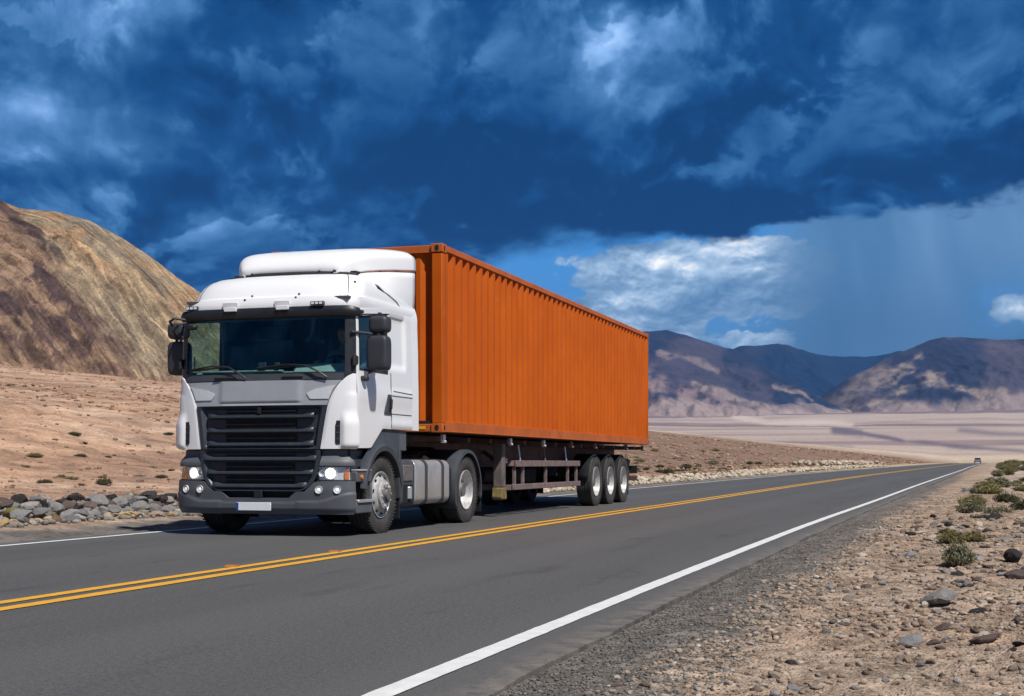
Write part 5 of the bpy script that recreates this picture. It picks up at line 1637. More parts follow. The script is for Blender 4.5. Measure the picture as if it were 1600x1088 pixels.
for i in range(25):
    th = -PI / 2 + PI * i / 24; row = []
    for j in range(32):
        ph = 2 * PI * j / 32
        x = math.cos(th) * math.cos(ph); y = math.cos(th) * math.sin(ph); z = math.sin(th)
        jaw = 1 - 0.22 * max(0, -z) - 0.06 * max(0, -z - 0.4)
        px3, py3, pz3 = x * 0.077 * jaw, y * 0.098, z * 0.125
        if y < 0:
            py3 -= 0.022 * math.exp(-((x / 0.20) ** 2) - ((z + 0.10) / 0.16) ** 2)        # nose
            py3 += 0.010 * math.exp(-(((abs(x) - 0.42) / 0.18) ** 2) - ((z - 0.12) / 0.12) ** 2)  # eye sockets
            py3 -= 0.006 * math.exp(-((x / 0.35) ** 2) - ((z + 0.80) / 0.15) ** 2)          # chin
        row.append((hx0 + px3, 1.08 + py3, 2.475 + pz3))
    P.append(row)
hd_.grid(P, closed=True)
hd = build('head', hd_, M['skin'], drv, smooth=80)
for sg in (1, -1):
    build('ear', pod((hx0 + sg * 0.077, 1.09, 2.475), (0.022, 0.045, 0.065), 0.8, 5), M['skin'], hd, smooth=80)
    build('eye', pod((hx0 + sg * 0.032, 0.996, 2.49), (0.026, 0.016, 0.014), 1.0, 5), M['eye'], hd, smooth=80)
    build('eyebrow', pod((hx0 + sg * 0.033, 0.988, 2.512), (0.040, 0.014, 0.009), 1.0, 4), M['hair'], hd, smooth=80)
build('mouth', pod((hx0, 0.984, 2.418), (0.048, 0.014, 0.012), 1.0, 5), M['lip'], hd, smooth=80)
P = []
for i in range(13):
    th = -0.1 + (PI / 2 + 0.1) * i / 12; row = []
    for j in range(32):
        ph = 2 * PI * j / 32
        x = math.cos(th) * math.cos(ph); y = math.cos(th) * math.sin(ph); z = math.sin(th)
        lift = 0.055 * max(0, -y) * (1 - z)
        row.append((hx0 + x * 0.084, 1.086 + y * 0.104, 2.478 + z * 0.135 + lift))
    P.append(row)
build('hair', MB().grid(P, closed=True), M['hair'], hd, smooth=80)
for sg in (1, -1):
    wr = Vector((hx0 + (-0.185 if sg < 0 else 0.165), 0.785, 2.09))
    jj = [(wr, 0.026), (wr + Vector((0, -0.045, 0.012)), (0.036, 0.020)), (wr + Vector((0, -0.075, 0.018)), (0.036, 0.018))]
    ee = [(0, 1), (1, 2)]
    for k in range(4):
        b0 = wr + Vector(((k - 1.5) * 0.019, -0.080, 0.020)); L = (0.030, 0.034, 0.032, 0.026)[k]
        n = len(jj)
        jj += [(b0, 0.0095), (b0 + Vector((0, -L, 0.0)), 0.009), (b0 + Vector((0, -L - 0.004, -L * 0.8)), 0.0085), (b0 + Vector((0, -L * 0.5, -L * 1.25)), 0.007)]
        ee += [(2, n), (n, n + 1), (n + 1, n + 2), (n + 2, n + 3)]
    n = len(jj)
    t0 = wr + Vector((-sg * 0.030, -0.03, 0.0))
    jj += [(t0, 0.012), (t0 + Vector((-sg * 0.022, -0.025, -0.008)), 0.011), (t0 + Vector((-sg * 0.020, -0.050, -0.020)), 0.009)]
    ee += [(1, n), (n, n + 1), (n + 1, n + 2)]
    skin_body('hand', jj, ee, M['skin'], drv, 0, 1)

# ------------------------------------------------------------------ semi-trailer
CX0 = -7.80 - TX         # trailer centre line in truck coordinates
trailer = empty('semi_trailer', (TX + CX0, TY, 0), 'rusty brown three-axle skeleton semi-trailer carrying the orange container', 'trailer')
fr = MB()
for sg in (1, -1):
    prof = [(3.05, 1.25), (16.35, 1.225), (16.35, 0.98), (15.2, 0.84), (6.2, 0.80), (5.3, 0.86), (4.6, 1.10), (3.05, 1.10)]
    fr.prism(prof, 0, sg * 0.50, sg * 0.53)
    fr.span((sg * 0.42, 3.05, 1.235), (sg * 0.62, 16.35, 1.262))
    fr.span((sg * 0.42, 5.7, 0.80), (sg * 0.62, 15.2, 0.825))
for v in np.arange(5.6, 16.2, 1.15): fr.span((-0.5, v, 0.90), (0.5, v + 0.08, 1.16))
build('main_frame', fr, M['rust'], trailer)
for k, v in enumerate([3.12, 4.3, 5.3, 6.15, 7.1, 8.05, 9.0, 9.9, 10.8, 11.7, 12.6, 13.5, 14.5, 15.5, 16.2]):
    cm = MB().span((-1.19, v, 1.165), (1.19, v + 0.10, 1.235))
    build('cross_member', cm, M['rust'], trailer, bevel=0.006)
for v in (3.15, 6.2, 8.1, 9.95, 11.75, 14.55, 16.22):
    tl = MB().box((1.21, v + 0.05, 1.215), (0.05, 0.09, 0.09)); tl.cyl((1.18, v + 0.05, 1.16), (1.26, v + 0.05, 1.16), 0.02, 8)
    build('twist_lock', tl, M['alloy'] if v in (3.15, 6.2, 8.1) else M['guard'], trailer, bevel=0.006)
for sg in (1, -1):
    lg_ = MB().span((sg * 0.95, 6.16, 0.47), (sg * 1.11, 6.34, 1.20))
    le = build('landing_leg', lg_, M['leg'], trailer, bevel=0.015)
    build('leg_foot', MB().prism([(6.14, 0.27), (6.36, 0.27), (6.39, 0.31), (6.35, 0.47), (6.15, 0.47), (6.11, 0.31)], 0, sg * 0.94, sg * 1.12), M['leg_foot'], le, bevel=0.02)
    br = MB().beam((sg * 1.00, 6.34, 0.85), (sg * 0.56, 6.85, 1.05), 0.05, 0.05); br.span((sg * 1.06, 6.34, 0.86), (sg * 1.11, 6.42, 0.94))
    build('leg_brace', br, M['leg'], le)
    # side guard
    gd = []
    xg = sg * 1.16
    top_ = build('guard_rail', MB().span((xg - sg * 0.035, 6.75, 0.80), (xg, 10.85, 0.905)), M['guard'], trailer, bevel=0.008)
    low_ = build('guard_rail', MB().span((xg - sg * 0.035, 6.60, 0.42), (xg, 10.88, 0.515)), M['guard'], trailer, bevel=0.008)
    for v in (6.78, 7.25, 8.62, 10.10, 10.72):
        po = MB().span((xg - sg * 0.085, v, 0.44), (xg - sg * 0.037, v + 0.07, 0.90)); build('guard_post', po, M['guard'], trailer, bevel=0.006)
    for v in (7.15, 8.64, 10.06):
        po = MB().cyl((xg - sg * 0.06, v, 0.90), (xg - sg * 0.10, v, 1.20), 0.016, 8); build('guard_hanger', po, M['alloy'] if v != 8.64 else M['guard'], trailer)
    build('guard_end', MB().beam((xg - sg * 0.02, 6.79, 0.86), (xg - sg * 0.55, 6.65, 0.86), 0.05, 0.09), M['guard'], trailer)
    build('guard_end', MB().beam((xg - sg * 0.02, 6.64, 0.465), (xg - sg * 0.62, 6.5, 0.465), 0.05, 0.09), M['guard'], trailer)
TR = 0.49
AX = (12.02, 13.24, 14.46)
w3 = wheel('trailer_wheel', 'dual', TR, 0.32, trailer, (1.20, AX[0], TR), 1)
for i, v in enumerate(AX):
    if i: copy_tree(w3, trailer, (1.20, v, TR))
    copy_tree(w3, trailer, (-1.20, v, TR), PI)
    build('axle', MB().cyl((-1.0, v, TR), (1.0, v, TR), 0.075, 10), M['void'], trailer)
    for sg in (1, -1): build('suspension', MB().span((sg * 0.46, v - 0.35, 0.55), (sg * 0.62, v + 0.45, 0.82)), M['void'], trailer)
    for sg in (1, -1):
        P = []
        for k in range(25):
            a = R(172) + (R(8) - R(172)) * k / 24
            r_ = 0.555
            P.append([(sg * 0.80, v + r_ * math.cos(a), TR + r_ * math.sin(a)), (sg * 1.14, v + r_ * math.cos(a), TR + r_ * math.sin(a)), (sg * 1.155, v + (r_ - 0.03) * math.cos(a), TR + (r_ - 0.03) * math.sin(a))])
        q = build('mudguard', MB().grid(P), M['black'], trailer, smooth=40)
        q.modifiers.new('thickness', 'SOLIDIFY').thickness = 0.01
for sg in (1, -1):
    build('mud_flap', MB().span((sg * 0.82, 15.05, 0.17), (sg * 1.16, 15.07, 0.96)), M['black'], trailer)
    build('blocker_tank', MB().cyl((sg * 0.30, 7.3, 0.66), (sg * 0.30, 8.5, 0.66), 0.13, 14), M['void'], trailer, bevel=0.02)  # dark cylinders added under the frame to block light
build('blocker_box', MB().span((-0.95, 8.9, 0.50), (0.45, 10.3, 0.78)), M['void'], trailer, bevel=0.05)  # dark box added between the axles and the leg to block light
rb_ = MB().span((-1.15, 15.95, 0.46), (1.15, 16.07, 0.57))
build('underrun_bar', rb_, M['rust'], trailer, bevel=0.01)
ra = MB()
for sg in (1, -1): ra.span((sg * 0.86, 15.95, 0.57), (sg * 0.96, 16.05, 0.86)); ra.span((sg * 0.5, 15.2, 0.86), (sg * 0.98, 16.05, 0.93))
build('underrun_arm', ra, M['rust'], trailer, bevel=0.008)
for sg in (1, -1): build('rear_lamp_board', MB().span((sg * 0.55, 16.10, 0.62), (sg * 1.12, 16.16, 0.80)), M['black'], trailer)
for sg in (1, -1): build('tail_lamp', MB().span((sg * 0.62, 16.16, 0.66), (sg * 1.05, 16.18, 0.77)), M['red_lens'], trailer)

# ------------------------------------------------------------------ shipping container
CL, CWH, CH, CZ = 13.65, 1.30, 2.585, 1.285
CY0 = 2.93
box_ = empty('shipping_container', (TX + CX0, TY + CY0, CZ), 'long bright orange corrugated steel container on the trailer', 'container')
def corrug(length, period, depth, flat=0.30, slope=0.20):
    """trapezoid run along a wall: list of (distance, depth)"""
    out = []; n = int(round(length / period)); p = length / n
    for k in range(n):
        b = k * p
        out += [(b, 0.0), (b + p * flat, 0.0), (b + p * (flat + slope), -depth), (b + p * (2 * flat + slope), -depth)]
    out.append((length, 0.0))
    return out
for sg in (1, -1):
    cr = corrug(CL - 0.36, 0.295, 0.055, 0.32, 0.18)
    P = []
    for (d_, o_) in cr:
        P.append([(sg * (CWH - 0.016 + o_), 0.18 + d_, z) for z in (0.15, CH - 0.085)])
    q = build('side_wall', MB().grid(P), M['orange'], box_, smooth=10)
    tr2 = MB().span((sg * (CWH - 0.07), 0.165, CH - 0.088), (sg * CWH, CL - 0.165, CH - 0.004))
    build('top_rail', tr2, M['orange_rail'], box_, bevel=0.006)
    br2 = MB().span((sg * (CWH - 0.05), 0.165, 0.012), (sg * (CWH - 0.002), CL - 0.165, 0.152)); br2.span((sg * (CWH - 0.14), 0.165, 0.008), (sg * (CWH + 0.004), CL - 0.165, 0.020))
    build('bottom_rail', br2, M['orange_rail'], box_, bevel=0.004)
    for y0, y1 in ((0.0, 0.165), (CL - 0.165, CL)):
        ps = MB().span((sg * (CWH - 0.155), y0 + 0.006, 0.12), (sg * (CWH - 0.006), y1 - 0.006, CH - 0.12))
        build('corner_post', ps, M['orange'], box_, bevel=0.012)
        for zb in (0.0, CH - 0.12):
            cc = build('corner_casting', MB().span((sg * (CWH - 0.165), y0 - (0.004 if y0 == 0 else -0.0), zb + (0.0 if zb == 0 else 0.006)), (sg * (CWH + 0.004), y1 + (0.004 if y0 > 0 else 0.0), zb + 0.12 + (0 if zb == 0 else 0.006))), M['orange_rail'], box_, bevel=0.008)
            hz = zb + 0.063
            if y0 == 0:
                build('casting_hole', MB().prism(rrect(sg * (CWH - 0.08) - 0.030, sg * (CWH - 0.08) + 0.030, hz - 0.040, hz + 0.040, 0.028), 1, -0.0065, 0.02), M['void'], cc)
            build('casting_hole', MB().prism(rrect((y0 + y1) / 2 - 0.022, (y0 + y1) / 2 + 0.022, hz - 0.036, hz + 0.036, 0.02), 0, sg * (CWH - 0.02), sg * (CWH + 0.0065)), M['void'], cc)
# front wall: vertical corrugation, sills
cr = corrug(2 * CWH - 0.31, 0.25, 0.045, 0.25, 0.25)
P = [[(-CWH + 0.155 + d_, 0.060 - o_, z) for z in (0.16, CH - 0.11)] for (d_, o_) in cr]
build('front_wall', MB().grid(P), M['orange'], box_, smooth=10)
build('front_top_rail', MB().span((-CWH + 0.165, 0.03, CH - 0.115), (CWH - 0.165, 0.10, CH - 0.010)), M['orange_rail'], box_, bevel=0.006)
fs = build('front_sill', MB().span((-CWH + 0.165, 0.012, 0.012), (CWH - 0.165, 0.11, 0.115)), M['orange_rail'], box_, bevel=0.006)
build('sill_slot', MB().span((0.35, 0.02, 0.116), (CWH - 0.17, 0.055, 0.160)), M['void'], box_)
build('sill_label', MB().span((CWH - 0.37, 0.004, 0.045), (CWH - 0.25, 0.011, 0.085)), M['sticker'], fs)
P = []
for k in range(91):
    y = 0.10 + (CL - 0.2) * k / 90
    P.append([(x, y, CH - 0.045 + 0.018 * (1 if (k // 2) % 2 else 0)) for x in (-CWH + 0.07, 0, CWH - 0.07)])
build('roof_panel', MB().grid(P), M['orange'], box_, smooth=10)
build('floor_panel', MB().span((-CWH + 0.1, 0.12, 0.02), (CWH - 0.1, CL - 0.12, 0.11)), M['rust'], box_)
for sg in (1, -1):
    dr = build('rear_door', MB().span((sg * 0.008, CL - 0.075, 0.10), (sg * (CWH - 0.16), CL - 0.03, CH - 0.11)), M['orange'], box_, bevel=0.008)
    for x in (0.35, 0.85):
        build('lock_rod', MB().cyl((sg * x, CL - 0.005, 0.08), (sg * x, CL - 0.005, CH - 0.1), 0.018, 8), M['alloy'], dr)
build('rear_header', MB().span((-CWH + 0.16, CL - 0.12, CH - 0.108), (CWH - 0.16, CL - 0.01, CH - 0.006)), M['orange_rail'], box_, bevel=0.006)
build('rear_sill', MB().span((-CWH + 0.16, CL - 0.12, 0.006), (CWH - 0.16, CL - 0.01, 0.098)), M['orange_rail'], box_, bevel=0.006)

# ------------------------------------------------------------------ stones
def rock_mesh(name, mat, seed, sub=2, facets=11, rough=0.13, flat=0.68):
    rng = np.random.default_rng(seed)
    bm = bmesh.new()
    bmesh.ops.create_icosphere(bm, subdivisions=sub, radius=1.0)
    planes = []
    for k in range(facets):
        n = rng.normal(size=3); n /= np.linalg.norm(n); planes.append((Vector(n), 0.55 + 0.35 * rng.random()))
    off = Vector(rng.random(3) * 50)
    for v in bm.verts:
        p = v.co.copy()
        for n, d in planes:
            e = p.dot(n) - d
            if e > 0: p -= n * e * 0.97
        p *= 1 + rough * (mnoise.noise(p * 1.6 + off)) + rough * 0.5 * mnoise.noise(p * 4.2 + off)
        p.z *= flat
        v.co = p
    me = bpy.data.meshes.new(name); bm.to_mesh(me); bm.free()
    me.polygons.foreach_set('use_smooth', [True] * len(me.polygons)); me.set_sharp_from_angle(angle=R(20))
    me.materials.append(mat)
    return me
KINDS = {'stone_dark': 3, 'stone_grey': 4, 'stone_brown': 3, 'stone_pale': 4, 'stone_ochre': 2, 'stone_lichen': 2, 'stone_tan': 5}
ROCKS = {k: [rock_mesh(k, M[k], 100 * i + j, 3 if k != 'stone_pale' else 2) for j in range(n)] for i, (k, n) in enumerate(KINDS.items())}
def stone(name, kind, loc, size, label, group=None, rnd=random, cat='rock', squash=1.0):
    o = link(name, rnd.choice(ROCKS[kind]), None, None, label, cat, group, loc=loc)
    s = size / 2
    o.scale = (s * rnd.uniform(0.85, 1.35), s * rnd.uniform(0.75, 1.05), s * rnd.uniform(0.8, 1.05) * squash)
    o.rotation_euler = (rnd.uniform(-0.35, 0.35), rnd.uniform(-0.35, 0.35), rnd.uniform(0, 6.28))
    return o
def gz(x, y):
    return float(ground_height(np.array([float(x)]), np.array([float(y)]))[0])

# rock bank left of the road, in front of the truck
rr = random.Random(5)
ROWS = {}
GRP = 'boulders in the rock bank left of the road'
BANKL = {'stone_dark': 'dark charcoal boulder in the rock bank left of the truck', 'stone_grey': 'blue-grey boulder in the rock bank left of the truck',
         'stone_brown': 'purple-brown boulder in the rock bank left of the truck', 'stone_ochre': 'ochre boulder in the rock bank left of the truck',
         'stone_lichen': 'lichen-covered olive boulder in the rock bank left of the truck', 'stone_tan': 'tan boulder in the rock bank left of the truck', 'stone_pale': 'pale cream boulder in the rock bank left of the truck'}
for row, (l0, zadd, step, smin, smax, kinds) in enumerate([
        (2.20, 0.03, 0.17, 0.11, 0.25, ['stone_ochre', 'stone_pale', 'stone_lichen', 'stone_grey', 'stone_grey', 'stone_grey', 'stone_tan']),
        (2.45, 0.10, 0.20, 0.15, 0.34, ['stone_grey', 'stone_grey', 'stone_grey', 'stone_dark', 'stone_lichen', 'stone_grey']),
        (2.72, 0.17, 0.23, 0.18, 0.38, ['stone_dark', 'stone_grey', 'stone_grey', 'stone_brown', 'stone_grey']),
        (3.05, 0.20, 0.30, 0.18, 0.36, ['stone_dark', 'stone_dark', 'stone_grey'])]):
    y = 11.2
    while y < 25.5:
        y += step * rr.uniform(0.65, 1.2)
        k = rr.choice(kinds)
        x = float(edgeL(np.array(y))) - l0 + rr.uniform(-0.18, 0.18) + 0.35
        s = rr.uniform(smin, smax)
        ROWS[stone('boulder', k, (x, y, gz(x, y) + zadd * rr.uniform(0.5, 1.1)), s, BANKL[k], GRP, rr).name] = ('bottom-row ', 'lower-row ', 'upper-row ', 'top-row ')[row]
# pale stone bank beyond the trailer
GRP2 = 'pale stones along the far road edge'
n_ = 0; y = 29.0
far_v, far_f = [], []
base_ico = rock_mesh('pale_rubble_source', M['gravel_pale'], 77, 1)
bco = np.array([v.co[:] for v in base_ico.vertices]); bfa = [tuple(p.vertices) for p in base_ico.polygons]
def scatter_mesh(name, items, mat, label, srcs):
    """many small stones as one mesh; items: (x, y, z, size, squash, rz)"""
    V, F, n = [], [], 0
    for i, (x, y, z, s, q, a) in enumerate(items):
        co, fa = srcs[i % len(srcs)]
        ca, sa = math.cos(a), math.sin(a)
        c = co * np.array([s * (0.8 + 0.5 * ((i * 7919) % 13) / 13), s * 0.8, s * q])
        V.append(np.stack([c[:, 0] * ca - c[:, 1] * sa + x, c[:, 0] * sa + c[:, 1] * ca + y, c[:, 2] + z], 1))
        F.append(fa + n); n += len(co)
    V = np.concatenate(V).astype(np.float32); F = np.concatenate(F).astype(np.int32)
    me = bpy.data.meshes.new(name)
    me.vertices.add(len(V)); me.vertices.foreach_set('co', V.ravel())
    me.loops.add(F.size); me.loops.foreach_set('vertex_index', F.ravel())
    me.polygons.add(len(F)); me.polygons.foreach_set('loop_start', np.arange(0, F.size, 3, dtype=np.int32)); me.polygons.foreach_set('loop_total', np.full(len(F), 3, dtype=np.int32))
    me.update(calc_edges=True)
    return link(name, me, mat, kind='stuff', label=label)
def ico_src(sub, seed, rough=0.25):
    rng = np.random.default_rng(seed)
    bm = bmesh.new(); bmesh.ops.create_icosphere(bm, subdivisions=sub, radius=0.5)
    off = Vector(rng.random(3) * 40)
    for v in bm.verts:
        v.co *= 1 + rough * mnoise.noise(v.co * 3 + off) * 2
        v.co.x *= 1.0 + 0.3 * off.x / 40
    co = np.array([v.co[:] for v in bm.verts]); fa = np.array([[w.index for w in f.verts] for f in bm.faces]); bm.free()
    return co, fa
S1S = [ico_src(1, i) for i in range(12)]; S2S = [ico_src(2, 50 + i) for i in range(12)]
cnt = 0
while y < 74:
    y += 0.30 * (1 + (y - 29) / 60) * rr.uniform(0.6, 1.3)
    for l0 in (1.15, 1.60, 2.05):
        if rr.random() < 0.20: continue
        x = float(edgeL(np.array(y))) - l0 + rr.uniform(-0.2, 0.2); s = rr.uniform(0.16, 0.36)
        ROWS[stone('pale_stone', 'stone_pale', (x, y + rr.uniform(-.15, .15), gz(x, y) + 0.03 + 0.10 * (l0 - 1.0) * rr.uniform(0.5, 1)), s, 'cream stone in the low bank beyond the trailer', GRP2, rr).name] = {1.15: 'front-line ', 1.60: 'middle-line ', 2.05: 'back-line '}[l0]
        cnt += 1
items = []; rub = []
for k in range(1500):
    y = 74 * (170 / 74) ** rr.random() ; x = float(edgeL(np.array(y))) - 1.0 - 1.9 * rr.random()
    items.append((x, y, gz(x, y) + 0.03 + rr.random() * 0.14, rr.uniform(0.15, 0.40), 0.7, rr.uniform(0, 6)))
for k in range(900):
    y = 29 * (80 / 29) ** rr.random(); x = float(edgeL(np.array(y))) - 0.75 - 2.2 * rr.random()
    items.append((x, y, gz(x, y) + 0.03, rr.uniform(0.06, 0.18), 0.7, rr.uniform(0, 6)))
for k in range(900):
    y = 11.2 + 14 * rr.random(); x = float(edgeL(np.array(y))) - 1.55 - 1.5 * rr.random()
    rub.append((x, y, gz(x, y) + 0.02 + 0.14 * max(0, float(edgeL(np.array(y))) - x - 1.8), 0.03 * 5 ** rr.random(), 0.75, rr.uniform(0, 6)))
for k in range(500):
    y = rr.uniform(160, 235); x = float(edgeL(np.array(y))) - 6.0 - 5.5 * rr.random()
    items.append((x, y, gz(x, y) + 0.1 + 0.4 * rr.random(), rr.uniform(0.25, 0.7), 0.7, rr.uniform(0, 6)))
scatter_mesh('pale_rubble', items, M['gravel_pale'], 'pale rubble along the far road edge', S1S)

M['rubble_grey'] = mat_stone('grey_rubble', [(0.16, 0.155, 0.155), (0.28, 0.27, 0.265), (0.06, 0.055, 0.057), (0.36, 0.33, 0.29), (0.22, 0.17, 0.13), (0.30, 0.29, 0.285)], island=True, scale=9)
scatter_mesh('grey_rubble', rub, M['rubble_grey'], 'small angular rubble filling the rock bank left of the truck', S1S)
# small stones over the left slope
items = []
for k in range(14000):
    l = 3 + 110 * rr.random() ** 2.0; y = 12 + 170 * rr.random() ** 1.6
    x = float(edgeL(np.array(y))) - l
    items.append((x, y, 0.0, 0.05 * 4.4 ** (rr.random() ** 2.4) * (1 + l / 150) * (0.6 + y / 90), 0.6, rr.uniform(0, 6)))
for k in range(11000):
    l = 5 + 330 * rr.random() ** 1.3; y = 60 + 620 * rr.random() ** 1.5
    x = float(edgeL(np.array(y))) - l
    items.append((x, y, 0.0, 0.16 * 4.5 ** (rr.random() ** 2.0) * (0.6 + y / 420), 0.55, rr.uniform(0, 6)))
ax_ = np.array([i[0] for i in items]); ay_ = np.array([i[1] for i in items]); az_ = ground_height(ax_, ay_)
items = [(i[0], i[1], float(az_[k]) + i[3] * 0.08, *i[3:]) for k, i in enumerate(items)]
M['slope_stone'] = mat_stone('slope_stones', [(0.13, 0.085, 0.065), (0.33, 0.20, 0.13), (0.10, 0.075, 0.06), (0.25, 0.155, 0.11), (0.45, 0.31, 0.21), (0.17, 0.115, 0.09)], island=True, scale=5)
scatter_mesh('slope_stones', items, M['slope_stone'], 'small brown stones strewn over the slope left of the road', S1S)

# gravel of the right verge
def right_limit(y): return 0.058 * y + 0.55
def verge_pts(n, y0, y1, s0, s1, fx, power=1.0):
    out = []
    for k in range(n):
        y = y0 * (y1 / y0) ** rr.random()
        e = float(edgeR(np.array(y)))
        x = fx(e, y)
        s = s0 * (s1 / s0) ** (rr.random() ** power)
        if s < s1 * 0.7 and rr.random() > 0.30 + 1.1 * sst(0.42, 0.60, fbm(np.array(x * 2.3 + 5), np.array(y * 1.5), 3)): continue
        out.append((x, y, verge_z(x, y) + s * 0.12, s, rr.uniform(0.45, 0.8), rr.uniform(0, 6.28)))
    return out
tanx = lambda e, y: e + 0.60 + abs(rr.gauss(0, 0.12)) * -1 + (right_limit(y) - e + 0.3) * rr.random()
greyx = lambda e, y: e + 0.03 + 0.80 * rr.random() ** 1.1
scatter_mesh('tan_gravel', verge_pts(7000, 3.6, 9, 0.009, 0.040, tanx, 1.9), M['gravel_tan'], 'coarse tan gravel of the near verge', S2S)
scatter_mesh('tan_gravel', verge_pts(14000, 7, 34, 0.013, 0.06, tanx, 2.3), M['gravel_tan'], 'tan gravel of the verge further along', S1S)
scatter_mesh('grey_gravel', verge_pts(15000, 3.4, 22, 0.007, 0.024, greyx, 1.6), M['gravel_grey'], 'fine grey gravel on the shoulder beside the asphalt', S1S)
# the largest verge stones, one by one
GRP3 = 'stones scattered over the near verge'
VL_ = {'stone_tan': 'small tan stone on the gravel verge right of the road', 'stone_grey': 'small grey stone on the gravel verge right of the road', 'stone_dark': 'small dark stone on the gravel verge right of the road',
       'stone_brown': 'small purple-brown stone on the gravel verge right of the road', 'stone_pale': 'small pale stone on the gravel verge right of the road'}
for k in range(210):
    y = 4.6 * (22 / 4.6) ** rr.random(); e = float(edgeR(np.array(y)))
    x = e + 0.65 + (0.058 * y + 0.05 - e - 0.65) * rr.random() ** 0.8
    kind = rr.choices(['stone_tan', 'stone_grey', 'stone_dark', 'stone_brown', 'stone_pale'], [5, 2, 1.0, 2.0, 1.5])[0]
    s = 0.040 * rr.uniform(0.8, 1.7) * (y / 6) ** 0.75
    stone('stone', kind, (x, y, verge_z(x, y) + s * 0.10), s, VL_[kind], GRP3, rr, 'stone', 0.9)
def at_px(px, py, dz_=0.0):
    """world point on the verge seen at a photo pixel (used once to survey where the big stones lie)"""
    for it_ in range(12):
        r_ = (px - 800) / 2100; u_ = (723 - py) / 2100
        kx, ky = r_ * cY - sY, r_ * sY + cY
        t_ = (CAM_H - dz_) / max(-u_, 1e-4)
        x, y = kx * t_, ky * t_
        dz_ = verge_z(x, y)
    return x, y, dz_
for (px, py, kind, s, label, q) in [
        (1425, 1012, 'stone_grey', 0.125, 'rounded grey stone lying alone on the tan gravel verge', 1.0),
        (1470, 940, 'stone_grey', 0.24, 'broad flat blue-grey rock half buried in the verge', 0.62),
        (1535, 1004, 'stone_brown', 0.15, 'flat dark brown rock right of the rounded grey stone', 0.5),
        (1584, 878, 'stone_dark', 0.21, 'jagged black lava rock at the right edge near the sage bush', 1.15),
        (1505, 912, 'stone_grey', 0.14, 'low grey rock in the verge below the sage bush', 0.6),
        (1530, 958, 'stone_dark', 0.12, 'small black rock beside the broad flat grey rock', 0.6),
        (1590, 905, 'stone_brown', 0.20, 'purple-brown rock below the black lava rock', 0.7),
        (1510, 768, 'stone_grey', 0.30, 'grey rock at the near edge of the shrub belt', 0.7),
        (1548, 757, 'stone_pale', 0.36, 'whitish rock among the shrubs beside the road', 0.6),
        (1532, 745, 'stone_pale', 0.40, 'whitish low rock between shrubs far along the verge', 0.5),
        (1555, 812, 'stone_dark', 0.26, 'dark rock amid the low shrubs on the right', 0.7)]:
    x, y, z = at_px(px, py)
    stone('rock', kind, (x, y, z + s * 0.18 * q), s, label, 'larger rocks on the right verge', rr, 'rock', q)

# ------------------------------------------------------------------ shrubs
def shrub_meshes(seed, stems, h, r, leaf, per, upright=0.5):
    rng = random.Random(seed)
    sv__, sf, lv, lf = [], [], [], []
    for k in range(stems):
        a = rng.uniform(0, 2 * PI); sp = rng.random() ** 0.6
        tip = Vector((math.cos(a) * r * sp, math.sin(a) * r * sp, h * (1 - 0.55 * sp ** 2) * rng.uniform(0.65, 1.08)))
        b = Vector((math.cos(a) * r * 0.12 * rng.random(), math.sin(a) * r * 0.12 * rng.random(), -0.01))
        mid = b.lerp(tip, 0.5) + Vector((math.cos(a) * r * 0.12, math.sin(a) * r * 0.12, -h * 0.05)) + Vector((rng.gauss(0, r * .05), rng.gauss(0, r * .05), 0))
        pts = [b, b.lerp(mid, 0.6), mid, mid.lerp(tip, 0.6), tip]
        w = 0.010 * h * 2
        for i in range(4):
            n = len(sv__); d = Vector((-math.sin(a), math.cos(a), 0)) * w * (1 - i * 0.2); e = Vector((0, 0, 1)) * w * (1 - i * 0.2)
            sv__ += [pts[i] - d, pts[i] + d, pts[i + 1] + d * .7, pts[i + 1] - d * .7]; sf.append((n, n + 1, n + 2, n + 3))
        for j in range(per):
            t_ = rng.uniform(0.35, 1.02)
            c = b.lerp(mid, min(1, t_ * 2)) if t_ < 0.5 else mid.lerp(tip, (t_ - 0.5) * 2)
            d = Vector((rng.gauss(0, 1), rng.gauss(0, 1), rng.gauss(0.7, 0.8))).normalized()
            sd = d.cross(Vector((rng.gauss(0, 1), rng.gauss(0, 1), rng.gauss(0, 1)))).normalized()
            L = leaf * rng.uniform(0.6, 1.5); W_ = L * 0.20
            n = len(lv)
            c = c + Vector((rng.gauss(0, 1), rng.gauss(0, 1), rng.gauss(0, 1))) * leaf * 0.5
            lv += [c - sd * W_ * .5, c + d * L * 0.5 - sd * W_, c + d * L, c + d * L * 0.5 + sd * W_]; lf.append((n, n + 1, n + 2, n + 3))
    return (sv__, sf), (lv, lf)
SH = {}
for i, (k, matn, h, r, st, per, leaf) in enumerate([('sage', 'leaf_sage', 0.5, 0.5, 260, 16, 0.07), ('yellow', 'leaf_yellow', 0.5, 0.62, 240, 15, 0.075), ('dark', 'leaf_dark', 0.45, 0.6, 170, 12, 0.085), ('low', 'leaf_sage', 0.28, 0.65, 150, 10, 0.075)]):
    SH[k] = []
    for j in range(2):
        (a, b), (c, d) = shrub_meshes(31 * i + j, st, h, r, leaf, per)
        m1 = mesh_from('branches', a, b, None); m1.materials.append(M['twig'])
        m2 = mesh_from('foliage', c, d, None); m2.materials.append(M[matn])
        SH[k].append((m1, m2))
def shrub(kind, x, y, z, width, label, group=None, tall=1.0):
    o = empty('shrub', (x, y, z), label, 'shrub', group, rr.uniform(0, 6.28))
    m1, m2 = rr.choice(SH[kind])
    s = width / 1.15
    o.scale = (s, s * rr.uniform(0.85, 1.1), s * tall * rr.uniform(0.9, 1.15))
    link('branches', m1, None, o); link('foliage', m2, None, o)
    return o
